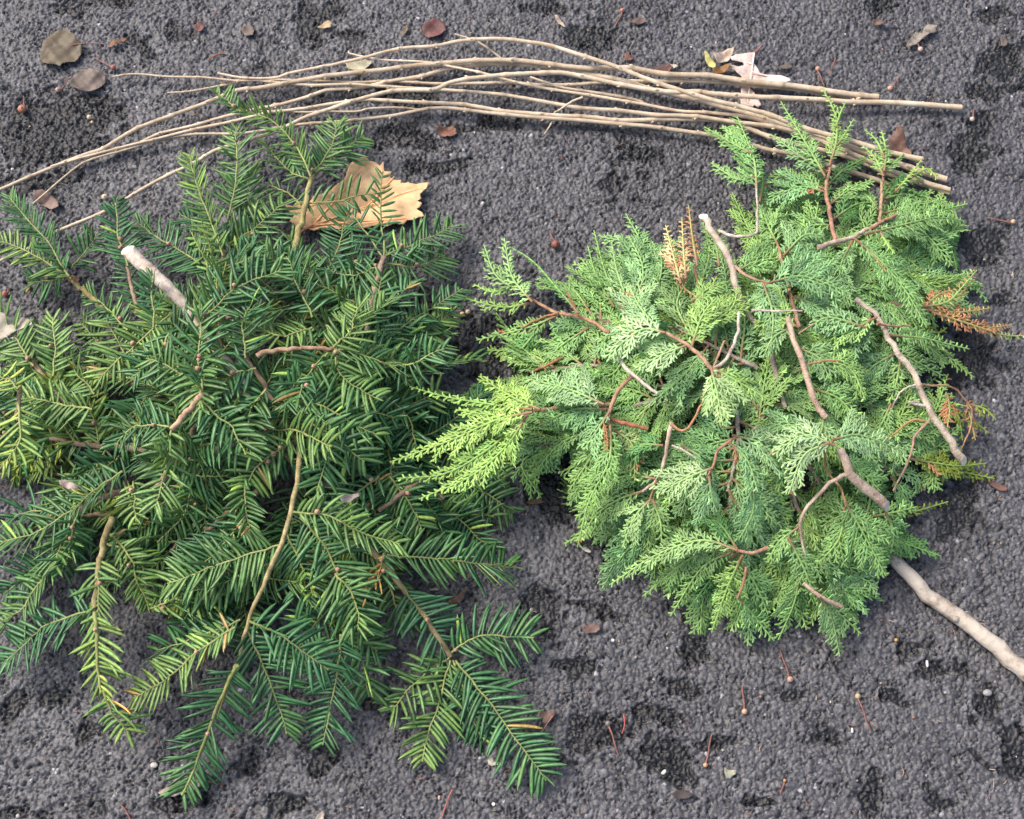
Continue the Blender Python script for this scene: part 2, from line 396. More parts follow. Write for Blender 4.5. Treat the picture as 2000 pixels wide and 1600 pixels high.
rng = np.random.default_rng(5)
sticks = [
 ('long tan stick arching highest above the bundle', .0012, .0029, .010, .012, .012,
  [(428, 143), (480, 152), (535, 152), (565, 143), (640, 130), (675, 120), (720, 108), (760, 98), (800, 92), (850, 88), (890, 80), (930, 76), (975, 75), (1030, 80), (1075, 87), (1130, 105), (1190, 125), (1250, 148), (1325, 174), (1400, 198), (1475, 216), (1500, 222), (1600, 257), (1660, 275), (1750, 300), (1803, 315)], []),
 ('tan stick running out of the left edge and ending short beside the oak leaf', .0017, .0033, .006, .009, .006,
  [(-60, 398), (0, 373), (70, 342), (160, 303), (200, 288), (250, 262), (335, 225), (400, 202), (460, 180), (500, 175), (565, 160), (650, 148), (750, 136), (830, 125), (900, 121), (1000, 119), (1045, 122), (1120, 130), (1200, 134), (1300, 145), (1400, 152), (1500, 165), (1560, 172), (1650, 186), (1717, 193)],
  [([(887, 65), (925, 77), (955, 95), (985, 118)], .0008, .0013, .014, .007)]),
 ('thick tan stick crossing under the arching one, second cut end from the top', .0012, .0034, .005, .006, .003,
  [(150, 315), (200, 299), (260, 285), (310, 263), (375, 245), (445, 224), (500, 213), (540, 208), (600, 190), (640, 175), (690, 171), (740, 166), (775, 158), (820, 148), (875, 133), (930, 127), (1000, 126), (1060, 131), (1100, 133), (1160, 148), (1235, 162), (1290, 178), (1380, 202), (1460, 224), (1600, 268), (1700, 300), (1780, 330), (1852, 353)], []),
 ('tan stick reaching from the lower left to the rightmost cut end near the oak leaf', .0014, .0030, .024, .006, .012,
  [(-50, 532), (0, 508), (40, 492), (90, 470), (118, 453), (220, 403), (300, 358), (370, 322), (420, 292), (475, 278), (500, 268), (540, 256), (600, 225), (650, 210), (685, 200), (740, 186), (790, 177), (850, 170), (880, 160), (940, 152), (1000, 145), (1085, 140), (1130, 146), (1200, 160), (1300, 177), (1360, 179), (1400, 184), (1500, 191), (1700, 197), (1877, 210)], []),
 ('thin pale stick whose upper left tip points at the round brown leaf', .0009, .0026, .004, .004, .003,
  [(330, 180), (375, 177), (440, 165), (500, 157), (600, 158), (690, 162), (775, 161), (850, 165), (1000, 164), (1045, 167), (1160, 163), (1230, 156), (1280, 155), (1400, 161), (1560, 176), (1660, 189)], []),
 ('tan stick with the leftmost straight thin tip, ending in the lowest cut ends', .0009, .0028, .007, .008, .006,
  [(219, 151), (268, 145), (335, 149), (400, 151), (450, 155), (500, 157), (540, 163), (600, 165), (680, 167), (760, 171), (850, 174), (920, 179), (1000, 190), (1115, 207), (1200, 217), (1330, 225), (1400, 233), (1500, 248), (1570, 261), (1640, 290), (1720, 325), (1800, 355), (1857, 372)],
  [([(430, 162), (470, 158), (500, 157)], .0007, .0010, .006, .007)]),
 ('tan stick second from the bottom of the bundle', .0011, .0029, .009, .005, .004,
  [(100, 330), (200, 301), (280, 277), (350, 259), (435, 240), (500, 228), (560, 218), (620, 207), (690, 200), (720, 196), (800, 199), (900, 206), (1000, 217), (1090, 225), (1160, 229), (1210, 235), (1275, 236), (1385, 233), (1440, 241), (1500, 264), (1560, 283), (1640, 303), (1700, 322), (1760, 347), (1850, 378)], []),
 ('lowest tan stick of the bundle, reddish at its thin left tip', .0009, .0027, .006, .004, .006,
  [(65, 395), (120, 350), (175, 315), (250, 290), (325, 271), (400, 263), (500, 257), (590, 243), (675, 236), (775, 222), (870, 211), (960, 223), (1000, 228), (1165, 239), (1250, 246), (1300, 253), (1400, 266), (1460, 280), (1500, 290), (1560, 302), (1640, 332), (1720, 355), (1765, 382)],
  [([(505, 216), (560, 217), (600, 220), (690, 220), (720, 214), (775, 212), (830, 217)], .0008, .0013, .009, .007)]),
 ('slender stick with a forked tip beside the pale half-hidden leaf', .0009, .0022, .013, .005, .002,
  [(683, 101), (690, 107), (750, 118), (840, 121), (890, 131), (950, 145), (1000, 158), (1045, 168), (1140, 185), (1230, 200), (1260, 205), (1330, 218), (1390, 222), (1490, 240), (1600, 280), (1690, 312)],
  [([(1035, 150), (1070, 162), (1105, 172), (1180, 184), (1240, 196), (1262, 206)], .0011, .0016, .012, .009)]),
]
for lab, r0, r1, z0, z1, lift, pts, sides in sticks:
    base = P(*pts[-1], 0)
    t = thing('stick', lab, 'stick', base, STG)
    mb = MB(); stick_tube(mb, pts, z0, z1, r0, r1, rng, lift=lift); mb.build('shaft', M['stick'], t, origin=base)
    for sp_, a, b_, za, zb in sides:
        mb = MB(); stick_tube(mb, sp_, za, zb, a, b_, rng, lift=.002); mb.build('side_shoot', M['stick'], t, origin=P(*sp_[-1], 0))
mb = MB(); stick_tube(mb, [(1062, 262), (1075, 243), (1084, 222), (1095, 216), (1120, 198), (1137, 190)], .004, .020, .0007, .0011, rng, node_gap=.009)
tw = mb.build('twig', M['stick'], origin=P(1095, 218, 0)); tag(tw, 'tiny crooked twig lying across the lower sticks of the bundle', 'twig')

# ------------------------------------------------------------------ pile heights
def dome(cx, cy, rx, ry, h):
    def f(x, y):
        q = ((x-cx)/rx)**2+((y-cy)/ry)**2
        return .006+h*max(0.0, 1-q)**.6
    return f
HY = dome(400, 800, 640, 700, .085)
HC = dome(1480, 760, 500, 540, .085)

def curve_px(pts, Hf, l0, l1, n=14, zadd=0):
    c = catmull([(x, y, 0) for x, y in pts], n)
    tt = np.linspace(0, 1, n)
    return np.array([P(c[i, 0], c[i, 1], Hf(c[i, 0], c[i, 1])*(l0+(l1-l0)*tt[i])+.004+zadd) for i in range(n)])

def frames(c, roll, out=None):
    T = nrmz(np.gradient(c, axis=0))
    up = np.array([0, 0, 1.0])
    N = nrmz(up-T*(T@up)[:, None]); S = np.cross(T, N)
    cr_, sr = math.cos(roll), math.sin(roll)
    return T, nrmz(N*cr_+S*sr), nrmz(S*cr_-N*sr)

def sample(c, A, s):
    d = np.concatenate([[0], np.cumsum(np.linalg.norm(np.diff(c, axis=0), axis=1))]); d /= d[-1]
    return np.stack([np.interp(s, d, A[:, k]) for k in range(3)], -1)
def length(c): return float(np.linalg.norm(np.diff(c, axis=0), axis=1).sum())

# ------------------------------------------------------------------ yew
NPROF = [.4, .88, 1.0, 1.0, .86, .12]
def yew_shoot(parent, c, rng, roll=0, nl=.023, hue=0.0, flip=False, start=.04, r=.0008, dih=None, gap=.0017, brown=0.006):
    """green twig with two ranks of flat needles; hue>0 makes it yellower"""
    L = length(c)
    if flip: roll += math.pi
    nl = nl*(.88+.24*rng.random())
    k_ = len(c); wob = np.cumsum(rng.normal(0, .0006, (k_, 3)), 0); wob[:, 2] *= .5; c = c+wob-wob[:1]
    T, N, S = frames(c, roll)
    tws = rng.normal(0, .38)*np.linspace(-.3, 1, k_)[:, None]; N, S = nrmz(N*np.cos(tws)+S*np.sin(tws)), nrmz(S*np.cos(tws)-N*np.sin(tws))
    tw_ = MB(); rr = np.linspace(r*1.25, r*.6, len(c))
    tube(tw_, c, rr, 6, col=np.array([1, 1, 1])*(.85+.3*rng.random()))
    ball(tw_, c[-1], r*1.1, 6, col=(.8, 1, .7), sq=(1, 1, 1))
    sh = tw_.build('shoot', M['yew_twig'], parent, origin=c[0])
    cnt = max(8, int(L*(1-start)/gap))
    s = start+(1-start)*(np.arange(cnt)+.3*rng.random(cnt))/cnt
    p = sample(c, c, s); t_ = nrmz(sample(c, T, s)); n_ = nrmz(sample(c, N, s)); s_ = nrmz(sample(c, S, s))
    sg = np.where(np.arange(cnt) % 2, 1.0, -1.0)
    prof = np.minimum(1, .62+1.6*s)*np.where(s > .72, 1-(s-.72)*1.75, 1.0)
    ln = nl*prof*(.80+.32*rng.random(cnt))*np.where(rng.random(cnt) < .05, .45, 1)*np.where(rng.random(cnt) < .06, .05, 1)
    ln = ln*(1+.09*np.sin(s*9+rng.random()*6)*sg)
    ang = np.radians(68-26*np.clip((s-.65)/.35, 0, 1)+rng.normal(0, 8, cnt)+4*np.sin(s*7+rng.random()*6))
    dh = np.radians((15 if dih is None else dih)+rng.normal(0, 9, cnt))
    stray = rng.random(cnt) < .09
    dh = np.where(stray, np.radians(40+45*rng.random(cnt)), dh)
    d = np.cos(ang)[:, None]*t_+np.sin(ang)[:, None]*(sg[:, None]*s_*np.cos(dh)[:, None]+n_*np.sin(dh)[:, None])
    b = .10*t_-(.10+.12*rng.random(cnt))[:, None]*n_+.03*rng.standard_normal((cnt, 3))
    nr = nrmz(n_*1.0-sg[:, None]*s_*np.sin(dh)[:, None]*.8+.15*t_*rng.standard_normal((cnt, 1))+.14*rng.standard_normal((cnt, 3)))
    W = (.0028+.0004*rng.random(cnt))*(nl/.023)**.3
    v = .72+.6*rng.random((cnt, 1))
    col = v*np.array([1, 1, 1])
    hv = np.clip(hue+.035+.09*rng.standard_normal()+.13*np.clip((s[:, None]-.7)/.3, 0, 1)+.06*rng.standard_normal((cnt, 1)), -0.3, 1)
    col = col*np.where(hv > 0, 1+hv*np.array([5.2, 1.9, .6]), 1-hv*np.array([0, .1, 1.2]))
    hue_ = 0; dead = rng.random(cnt) < brown
    col[dead] = np.array([6.5, 1.6, 1.5])*v[dead]
    lit = rng.random(cnt) < .01
    col[lit] = np.array([6, 3.2, 2.0])
    mb = MB()
    strips(mb, p, d, b, nr, ln, W, NPROF, .0005, col, (0, 1))
    mb.build('needles', [M['yew_top'], M['yew_under']], sh, origin=c[0])
    return sh

YG = 'cut yew branches piled on the asphalt'
def yew_branch(label, stem, r0, r1, lay, shoots, cutend=False, seed=0, auto=None, buds=3, nl=.023, hue=0.0, barkcol=(1, 1, 1), zadd=0):
    rng = np.random.default_rng(1000+seed)
    sc = curve_px(stem, HY, lay[0], lay[1], 18, zadd)
    t = thing('yew_branch', label, 'yew branch', (sc[0][0], sc[0][1], 0), YG)
    mb = MB()
    rad = np.linspace(r0, r1, len(sc))
    tube(mb, sc+rng.normal(0, .0006, sc.shape), rad, 9, col=barkcol, bump=.05, rng=rng, capmat=1 if cutend else None, capcol=(1, 1, 1) if cutend else None)
    mb.build('stem', [M['yew_bark'], M['cut']], t, origin=sc[0])
    cs = []
    for e in shoots:
        pts = e[0]; o = dict(e[1]) if len(e) > 1 else {}
        la = o.pop('lay', (lay[1], lay[1]*.9))
        c = curve_px(pts, HY, la[0], la[1], 14, zadd+o.pop('z', 0.0))
        if 'nl' not in o: o['nl'] = nl
        if 'hue' not in o: o['hue'] = hue
        if 'roll' not in o: o['roll'] = rng.normal(0, .3)
        yew_shoot(t, c, rng, **o); cs.append(c)
    if auto:
        # side shoots in two ranks along the stem, plus the leader
        cnt, ln = auto
        px = catmull([(x, y, 0) for x, y in stem], 30)[:, :2]
        tan = nrmz(np.gradient(px, axis=0))
        for i in range(cnt+1):
            s = .22+.76*i/cnt; k = min(29, int(s*29))
            x, y = px[k]; tx, ty = tan[k]
            if i == cnt: a = rng.normal(0, .12)
            else: a = (1 if i % 2 else -1)*R(25+45*rng.random())
            dx, dy = tx*math.cos(a)-ty*math.sin(a), tx*math.sin(a)+ty*math.cos(a)
            l_ = ln*(.65+.5*rng.random())*(1-.25*abs(s-.5))
            bend = rng.normal(0, .16)*l_
            mid = (x+dx*l_*.5-dy*bend, y+dy*l_*.5+dx*bend)
            la = lay[0]+(lay[1]-lay[0])*s
            c = curve_px([(x, y), mid, (x+dx*l_, y+dy*l_)], HY, la, max(.05, la+rng.normal(-.02, .24)), 14, zadd)
            yew_shoot(t, c, rng, roll=rng.normal(0, .5), nl=nl*(.85+.24*rng.random()), hue=hue+rng.normal(.0, .08), flip=rng.random() < .1)
            cs.append(c)
    for i in range(buds):
        if not cs: break
        c = cs[int(rng.integers(len(cs)))]; q = c[int(rng.integers(1, 9))]
        mb = MB(); r = .0014+.0007*rng.random()
        cc = q+np.array([rng.normal(0, .0015), rng.normal(0, .0015), .0028])
        ball(mb, cc, r, 10, col=np.array([1.15, 1.0, .95])*(.85+.4*rng.random()))
        ball(mb, cc+np.array([r*.4, -r*.3, r*.75]), r*.35, 6, col=(.7, .5, .4))
        tube(mb, [q, (q+cc)/2, cc], [r*.4, r*.3, r*.3], 5, col=(.7, .55, .3))
        mb.build('bud', M['bud'], t, origin=q)
    return t

B = (0.2,)
S = lambda *p, **o: (list(p), o)
# filler branches deep in the heap first (label, stem, layer, number of shoots, length of shoots, hue)
fill = [
 ('yew branch buried at the top of the yew heap, just below the big tan leaf', [(560, 700), (600, 620), (640, 540)], (.3, .5), 8, 150, 0),
 ('yew branch buried under the middle of the yew heap, pointing left', [(520, 780), (400, 760), (270, 740)], (.35, .45), 9, 150, 0),
 ('yew branch buried under the middle of the yew heap, pointing right', [(480, 820), (600, 800), (740, 790)], (.35, .45), 9, 160, 0),
 ('yew branch low on the right flank of the yew heap, beside the bright cedar fan', [(640, 780), (760, 830), (860, 880)], (.2, .3), 8, 150, -.1),
 ('yew branch low in the yew heap, pointing straight down the picture', [(560, 880), (600, 980), (640, 1090)], (.25, .3), 9, 150, 0),
 ('yew branch low in the yew heap between the two downward stems', [(450, 900), (400, 1000), (330, 1080)], (.2, .2), 8, 140, .05),
 ('yew branch on the left flank of the yew heap, reaching to the picture edge', [(300, 880), (180, 870), (60, 850)], (.35, .4), 9, 150, .08),
 ('yew branch on the upper left flank of the yew heap, below the pale leaf', [(360, 800), (230, 740), (90, 700)], (.3, .4), 9, 150, .06),
 ('yew branch on top of the yew heap just left of its centre', [(300, 960), (360, 880), (400, 780)], (.7, .85), 8, 140, .05),
 ('yew branch on top of the yew heap just right of its centre', [(520, 900), (600, 840), (690, 760)], (.7, .8), 8, 150, 0),
 ('yew branch at the upper left of the heap, right of the white cut end', [(420, 760), (430, 660), (420, 560)], (.6, .7), 8, 140, .02),
 ('yew branch at the upper right shoulder of the yew heap', [(560, 760), (660, 700), (760, 650)], (.5, .6), 8, 150, 0),
 ('yew branch lying low along the bottom left of the yew heap', [(340, 960), (240, 1000), (120, 1010)], (.25, .2), 7, 140, .05),
 ('yew branch lying low along the bottom right of the yew heap', [(620, 940), (740, 980), (850, 1000)], (.25, .2), 7, 140, -.05),
 ('yew branch on top of the yew heap below the red-brown twig', [(420, 880), (520, 840), (600, 760)], (.8, .9), 7, 130, .04),
 ('yew branch on top of the yew heap whose shoots point down and left', [(500, 820), (420, 900), (330, 960)], (.75, .6), 8, 140, .08),
 ('yew branch buried at the bottom of the yew heap, above the long lowest shoot', [(480, 1000), (470, 1100), (450, 1180)], (.2, .2), 8, 140, .02),
 ('yew branch on the far left of the yew heap with its shoots leaving the picture', [(150, 780), (60, 800), (-40, 830)], (.3, .3), 7, 140, .15),
]
for i, (lab, st, la, k, ln, hu) in enumerate(fill):
    yew_branch(lab, st, .0030, .0014, la, [], seed=50+i, auto=(k, ln), buds=3, hue=hu)

yew_branch('yew branch with the thick pale stem and white cut end at the upper left', [(247, 487), (290, 528), (330, 566), (357, 592), (385, 640), (430, 690), (480, 760)], .0058, .0034, (.9, .8), [
  S((357, 592), (320, 625), (255, 680), (190, 740), lay=(.85, .7)),
  S((400, 640), (395, 720), (390, 800), lay=(1.0, 1.05), hue=.12),
  S((300, 640), (297, 580), (300, 540), lay=(1.0, 1.1), dih=45, nl=.02),
  S((330, 650), (310, 690), (250, 735), lay=(1.0, .9), hue=.05),
  S((400, 620), (450, 570), (540, 530), lay=(.95, 1.0)),
  S((385, 640), (430, 560), (400, 480), lay=(.95, .9), hue=.05)],
  cutend=True, seed=1, buds=8, barkcol=(1.8, 2.15, 2.7), zadd=.01)
yew_branch('yew branch with a yellow stem crossing the big tan leaf', [(570, 520), (578, 480), (592, 420), (607, 345)], .0034, .0020, (.55, .6), [
  S((607, 345), (590, 300), (555, 262), (515, 235), (470, 218), lay=(.6, .8), hue=.18, z=.008, nl=.018, dih=40),
  S((470, 218), (445, 200), (418, 175), lay=(.9, 1.0), hue=.35, z=.012, nl=.013, dih=35),
  S((605, 345), (640, 290), (657, 235), lay=(.6, .7), nl=.020),
  S((608, 350), (650, 305), (705, 268), lay=(.6, .5), nl=.021),
  S((603, 350), (560, 330), (505, 275), lay=(.6, .6), nl=.021),
  S((585, 395), (650, 390), (740, 372), lay=(.55, .6), nl=.018, gap=.0036),
  S((588, 400), (560, 380), (520, 365), lay=(.5, .4), nl=.014, gap=.0034)], seed=2, barkcol=(1.1, 1.35, .8), buds=3)
yew_branch('yew branch with a long bright shoot left of the big tan leaf', [(450, 620), (440, 560), (435, 490)], .003, .0018, (.7, .7), [
  S((436, 500), (410, 430), (385, 360), (365, 300), lay=(.7, .8), hue=.22, z=.006, dih=35, nl=.021),
  S((445, 430), (465, 350), (470, 245), lay=(.6, .7), hue=.18, nl=.021),
  S((440, 480), (500, 450), (560, 395), lay=(.6, .55)),
  S((440, 520), (500, 500), (560, 488), lay=(.7, .6)),
  S((430, 540), (350, 490), (270, 432), lay=(.55, .35), hue=.02),
  S((438, 500), (480, 430), (490, 330), lay=(.5, .45)),
  S((438, 480), (410, 450), (360, 430), lay=(.45, .4))], seed=3, buds=3)
yew_branch('yew branch whose shoots fan out below the right side of the big tan leaf', [(715, 650), (725, 590), (740, 540), (750, 500)], .003, .0022, (.65, .65), [
  S((748, 505), (720, 460), (675, 415), lay=(.65, .55), nl=.018, gap=.0034),
  S((750, 500), (745, 430), (745, 330), lay=(.65, .6), nl=.018, roll=.3, gap=.0032),
  S((752, 500), (810, 475), (882, 432), lay=(.65, .5), nl=.023),
  S((752, 515), (810, 520), (868, 500), lay=(.6, .35), nl=.022),
  S((745, 520), (690, 535), (640, 520), lay=(.6, .5), nl=.022),
  S((735, 555), (700, 520), (680, 480), lay=(.5, .4), nl=.02),
  S((722, 600), (680, 590), (620, 560), lay=(.7, .8), hue=.1)], seed=4, buds=4)
yew_branch('yew branch reaching to the upper left corner of the heap above the bare asphalt', [(260, 660), (205, 605), (165, 570), (138, 545)], .0024, .0020, (.4, .45), [
  S((140, 545), (90, 510), (45, 485), (-5, 474), lay=(.45, .5), hue=.16, z=.008, nl=.020),
  S((135, 540), (100, 480), (60, 430), (20, 385), lay=(.5, .5), hue=.12, z=.01, dih=40, nl=.019),
  S((140, 525), (165, 495), (190, 460), lay=(.4, .35), nl=.019),
  S((130, 535), (95, 545), (50, 548), lay=(.3, .15), nl=.019),
  S((250, 645), (210, 600), (165, 565), lay=(.5, .4), hue=.05, nl=.018)], seed=5, barkcol=(1.0, 1.2, .7), buds=2)
yew_branch('slim dark yew branch standing beside the white cut end', [(275, 620), (262, 580), (248, 520)], .0020, .0014, (.5, .5), [
  S((250, 520), (235, 460), (228, 392), lay=(.5, .6), nl=.019, z=.004),
  S((272, 610), (262, 560), (245, 500), lay=(.45, .4), nl=.017)], seed=6, buds=3)
yew_branch('yew branch on the right shoulder of the heap with pale lit needle tips', [(640, 720), (660, 690), (690, 670)], .0026, .0018, (.8, .8), [
  S((655, 700), (690, 640), (755, 590), lay=(.9, .95), hue=.22, dih=40, z=.005),
  S((700, 700), (790, 640), (900, 565), lay=(.7, .6)),
  S((690, 690), (780, 670), (880, 605), lay=(.65, .5), hue=.08),
  S((610, 640), (550, 650), (480, 620), lay=(1, 1.05), hue=.25, dih=-10, roll=.5),
  S((690, 700), (740, 710), (790, 745), lay=(.85, .8), hue=.12, roll=-.4),
  S((690, 660), (720, 600), (735, 540), lay=(.7, .7)),
  S((610, 620), (590, 570), (560, 500), lay=(.9, .85), hue=.12)], seed=7, buds=4)
yew_branch('yew branch on the right of the heap pointing at the cedar pile', [(700, 790), (760, 760), (820, 735)], .0024, .0016, (.55, .5), [
  S((790, 740), (860, 715), (945, 700), lay=(.5, .4)),
  S((770, 750), (840, 790), (900, 790), lay=(.35, .3), hue=-.1),
  S((760, 760), (800, 690), (880, 650), lay=(.45, .4)),
  S((700, 790), (800, 830), (890, 850), lay=(.3, .2), hue=-.1),
  S((740, 770), (790, 820), (800, 880), lay=(.6, .6)),
  S((720, 780), (790, 790), (850, 760), lay=(.6, .6), hue=.12)], seed=8, buds=2)
yew_branch('yew branch peeping out below the bright yellow-green cedar fan', [(760, 900), (820, 940), (870, 975)], .0024, .0016, (.35, .3), [
  S((870, 930), (940, 960), (1000, 1000), lay=(.3, .1)),
  S((850, 960), (890, 1000), (965, 1065), lay=(.3, .1), hue=-.05),
  S((820, 940), (900, 920), (985, 930), lay=(.3, .15), hue=-.05),
  S((800, 930), (850, 1000), (870, 1050), lay=(.4, .3)),
  S((760, 900), (800, 960), (820, 1020), lay=(.6, .5))], seed=9, buds=2)
yew_branch('yew branch with a brown stem ending in five long shoots at the bottom right', [(690, 1040), (740, 1090), (790, 1150), (840, 1220), (880, 1282)], .0026, .0022, (.5, .55), [
  S((745, 1090), (820, 1088), (885, 1095), lay=(.5, .4), nl=.026, z=.006),
  S((885, 1095), (940, 1098), (1000, 1093), lay=(.8, .6), nl=.026, z=.004),
  S((882, 1275), (940, 1252), (1045, 1258), lay=(.8, .8), nl=.026, z=.006),
  S((890, 1290), (940, 1350), (1000, 1435), (1070, 1525), lay=(.8, .4), nl=.027, z=.006, hue=.05),
  S((878, 1285), (830, 1320), (768, 1388), lay=(.8, .4), nl=.026),
  S((880, 1290), (855, 1370), (820, 1480), lay=(.8, .4), nl=.027, hue=.04),
  S((885, 1290), (910, 1360), (942, 1445), lay=(.5, .2), nl=.022),
  S((790, 1150), (830, 1200), (872, 1270), lay=(.6, .6), nl=.024),
  S((750, 1095), (770, 1180), (800, 1210), lay=(.3, .2), nl=.024)], seed=10, buds=4, barkcol=(1.0, 1.1, .8), zadd=.002)
yew_branch('yew branch with the long light brown stem curving down the front of the heap', [(585, 870), (583, 930), (572, 995), (545, 1070), (515, 1140), (488, 1205), (472, 1260), (463, 1300)], .0022, .0013, (.95, .75), [
  S((572, 1000), (640, 1005), (700, 1030), (785, 1055), lay=(.9, .9), hue=.14, z=.008, roll=-.3, nl=.025),
  S((585, 1010), (640, 1080), (685, 1185), (715, 1240), lay=(.85, .6), nl=.026),
  S((560, 1040), (600, 1120), (620, 1190), lay=(.6, .5), nl=.025),
  S((485, 1212), (550, 1250), (635, 1310), lay=(.9, .8), nl=.027, z=.006),
  S((480, 1225), (520, 1310), (560, 1435), lay=(.8, .4), nl=.027),
  S((460, 1225), (380, 1280), (325, 1330), (262, 1365), lay=(.85, .6), hue=.12, nl=.024, roll=.35, z=.006),
  S((470, 1210), (400, 1240), (312, 1270), lay=(.5, .4), nl=.024),
  S((545, 1065), (450, 1090), (330, 1135), lay=(.8, .6), nl=.026, roll=-.2),
  S((530, 1100), (440, 1140), (360, 1165), lay=(.7, .5), nl=.024, hue=.1),
  S((462, 1300), (440, 1350), (400, 1450), (358, 1558), lay=(1.0, .5), hue=.10, nl=.026, r=.0015)],
  seed=11, buds=5, barkcol=(1.25, 1.45, 1.0), zadd=.008)
yew_branch('yew branch hanging down the front between the heap and the five long shoots', [(650, 1100), (668, 1170), (672, 1230)], .0022, .0015, (.5, .5), [
  S((665, 1240), (650, 1330), (625, 1450), lay=(.8, .3), nl=.026),
  S((672, 1230), (710, 1290), (722, 1358), lay=(.5, .2), nl=.025),
  S((670, 1200), (700, 1240), (735, 1275), lay=(.5, .3), nl=.022),
  S((655, 1120), (690, 1170), (700, 1230), lay=(.8, .8), nl=.026, hue=.08),
  S((668, 1170), (600, 1230), (560, 1290), lay=(.4, .3), nl=.024)], seed=12, buds=2, zadd=.004)
yew_branch('yew branch with the bright yellow-green twisted shoot at the lower left', [(218, 1010), (200, 1070), (190, 1130), (186, 1190)], .0026, .0022, (.6, .6), [
  S((186, 1195), (190, 1270), (202, 1350), lay=(.7, .7), flip=True, hue=.08, roll=.5, nl=.024, r=.0015, z=.014),
  S((202, 1350), (218, 1400), (243, 1435), lay=(.8, .5), flip=True, hue=.10, roll=.7, nl=.024, z=.014, dih=10),
  S((186, 1190), (110, 1215), (60, 1250), (12, 1288), lay=(.6, .4), nl=.025, hue=.03, roll=.3),
  S((195, 1090), (190, 1150), (187, 1230), lay=(.6, .6), nl=.025, hue=.1),
  S((205, 1060), (270, 1090), (290, 1180), lay=(.4, .3), nl=.022, hue=.1),
  S((210, 1040), (250, 1090), (262, 1130), (290, 1190), lay=(.5, .4), nl=.016, hue=.2),
  S((290, 1190), (350, 1175), (420, 1190), lay=(.4, .4), nl=.023, hue=.12)], seed=13, buds=4, barkcol=(1.1, 1.3, .8), zadd=.008)
yew_branch('yew branch with two shoots spread over the asphalt at the left edge', [(240, 960), (190, 975), (150, 1000)], .0024, .0018, (.55, .5), [
  S((160, 985), (90, 1030), (0, 1062), lay=(.5, .4), nl=.026),
  S((150, 1010), (140, 1060), (128, 1120), lay=(.6, .5), nl=.018, hue=.05),
  S((110, 1095), (70, 1150), (40, 1195), (-10, 1225), lay=(.5, .3), nl=.026, hue=.08),
  S((150, 1005), (130, 1060), (105, 1110), lay=(.4, .35), nl=.02),
  S((130, 1085), (60, 1120), (5, 1150), lay=(.2, .15), nl=.024, hue=-.05)], seed=14, buds=4, zadd=.004)
yew_branch('yew branch along the left edge with straight comb-like shoots', [(150, 800), (110, 770), (60, 700)], .0026, .0020, (.55, .5), [
  S((66, 715), (35, 680), (0, 640), (-30, 600), lay=(.6, .6), nl=.023, hue=.1),
  S((104, 735), (106, 680), (104, 622), lay=(.6, .65), nl=.022, hue=.14, z=.005),
  S((130, 790), (80, 800), (25, 760), (-10, 745), lay=(.6, .6), nl=.023, hue=.14),
  S((185, 770), (160, 740), (150, 705), lay=(.7, .7), nl=.019, hue=.1),
  S((180, 800), (120, 790), (60, 770), lay=(.8, .8), nl=.022, hue=.15),
  S((150, 800), (100, 730), (20, 720), lay=(.5, .4), nl=.022, hue=.05)], seed=15, buds=3)
yew_branch('bright yellow-green upturned yew branch cropped by the left edge', [(40, 760), (36, 790), (34, 820)], .0016, .0014, (1.1, 1.1), [
  S((36, 790), (34, 840), (28, 870), (0, 905), lay=(1.2, 1.3), flip=True, hue=.08, nl=.023, z=.02),
  S((36, 760), (20, 745), (-10, 735), lay=(1.1, 1.1), flip=True, hue=.08, nl=.020, z=.015)], seed=16, buds=0, zadd=.012)
yew_branch('yew branch with the curved red-brown twig across the heap centre', [(500, 692), (560, 682), (600, 680), (650, 682)], .0020, .0016, (1.05, 1.0), [
  S((650, 682), (700, 690), (770, 720), lay=(1.0, .9), hue=.16, roll=-.5),
  S((655, 685), (670, 740), (740, 790), lay=(1.0, .95), hue=.08, roll=-.3),
  S((640, 690), (600, 740), (580, 800), lay=(1.0, 1.0), hue=.06),
  S((650, 680), (690, 640), (700, 590), lay=(1.0, 1.0), hue=.2)], seed=17, buds=3, zadd=.010, barkcol=(1.3, 1.2, 1.1))
yew_branch('yew branch on the crown of the heap with a pale forked twig', [(395, 770), (370, 800), (335, 840)], .0026, .0022, (1.05, 1.05), [
  S((335, 840), (325, 890), (318, 935), (300, 985), lay=(1.05, 1.0), hue=.12, nl=.024),
  S((340, 835), (270, 830), (220, 870), lay=(1.0, .9), hue=.1),
  S((395, 765), (350, 720), (300, 700), lay=(1.05, 1.0), hue=.05),
  S((390, 780), (440, 820), (480, 880), lay=(1.05, 1.0), hue=.05),
  S((395, 765), (385, 690), (388, 600), lay=(1.05, 1.1), hue=.1, roll=.3)], seed=18, buds=5, zadd=.010, barkcol=(1.6, 1.5, 1.4))
yew_branch('yew branch on the crown of the heap above the long light brown stem', [(480, 700), (520, 760), (580, 870)], .0018, .0022, (.8, .8), [
  S((590, 820), (630, 850), (640, 900), (625, 960), lay=(1.0, 1.0), hue=.04),
  S((600, 820), (660, 860), (720, 900), lay=(1.0, .9), hue=.05),
  S((520, 760), (480, 820), (490, 900), lay=(1.0, 1.0), hue=.08),
  S((540, 780), (620, 790), (690, 830), (735, 850), lay=(1.0, .95), hue=.06, roll=-.3),
  S((500, 720), (440, 740), (400, 800), lay=(1.0, 1.0)),
  S((480, 700), (470, 640), (500, 570), lay=(1.0, .95), hue=.06),
  S((575, 860), (520, 900), (480, 960), lay=(.9, .8), hue=.04)], seed=19, buds=5, zadd=.008)
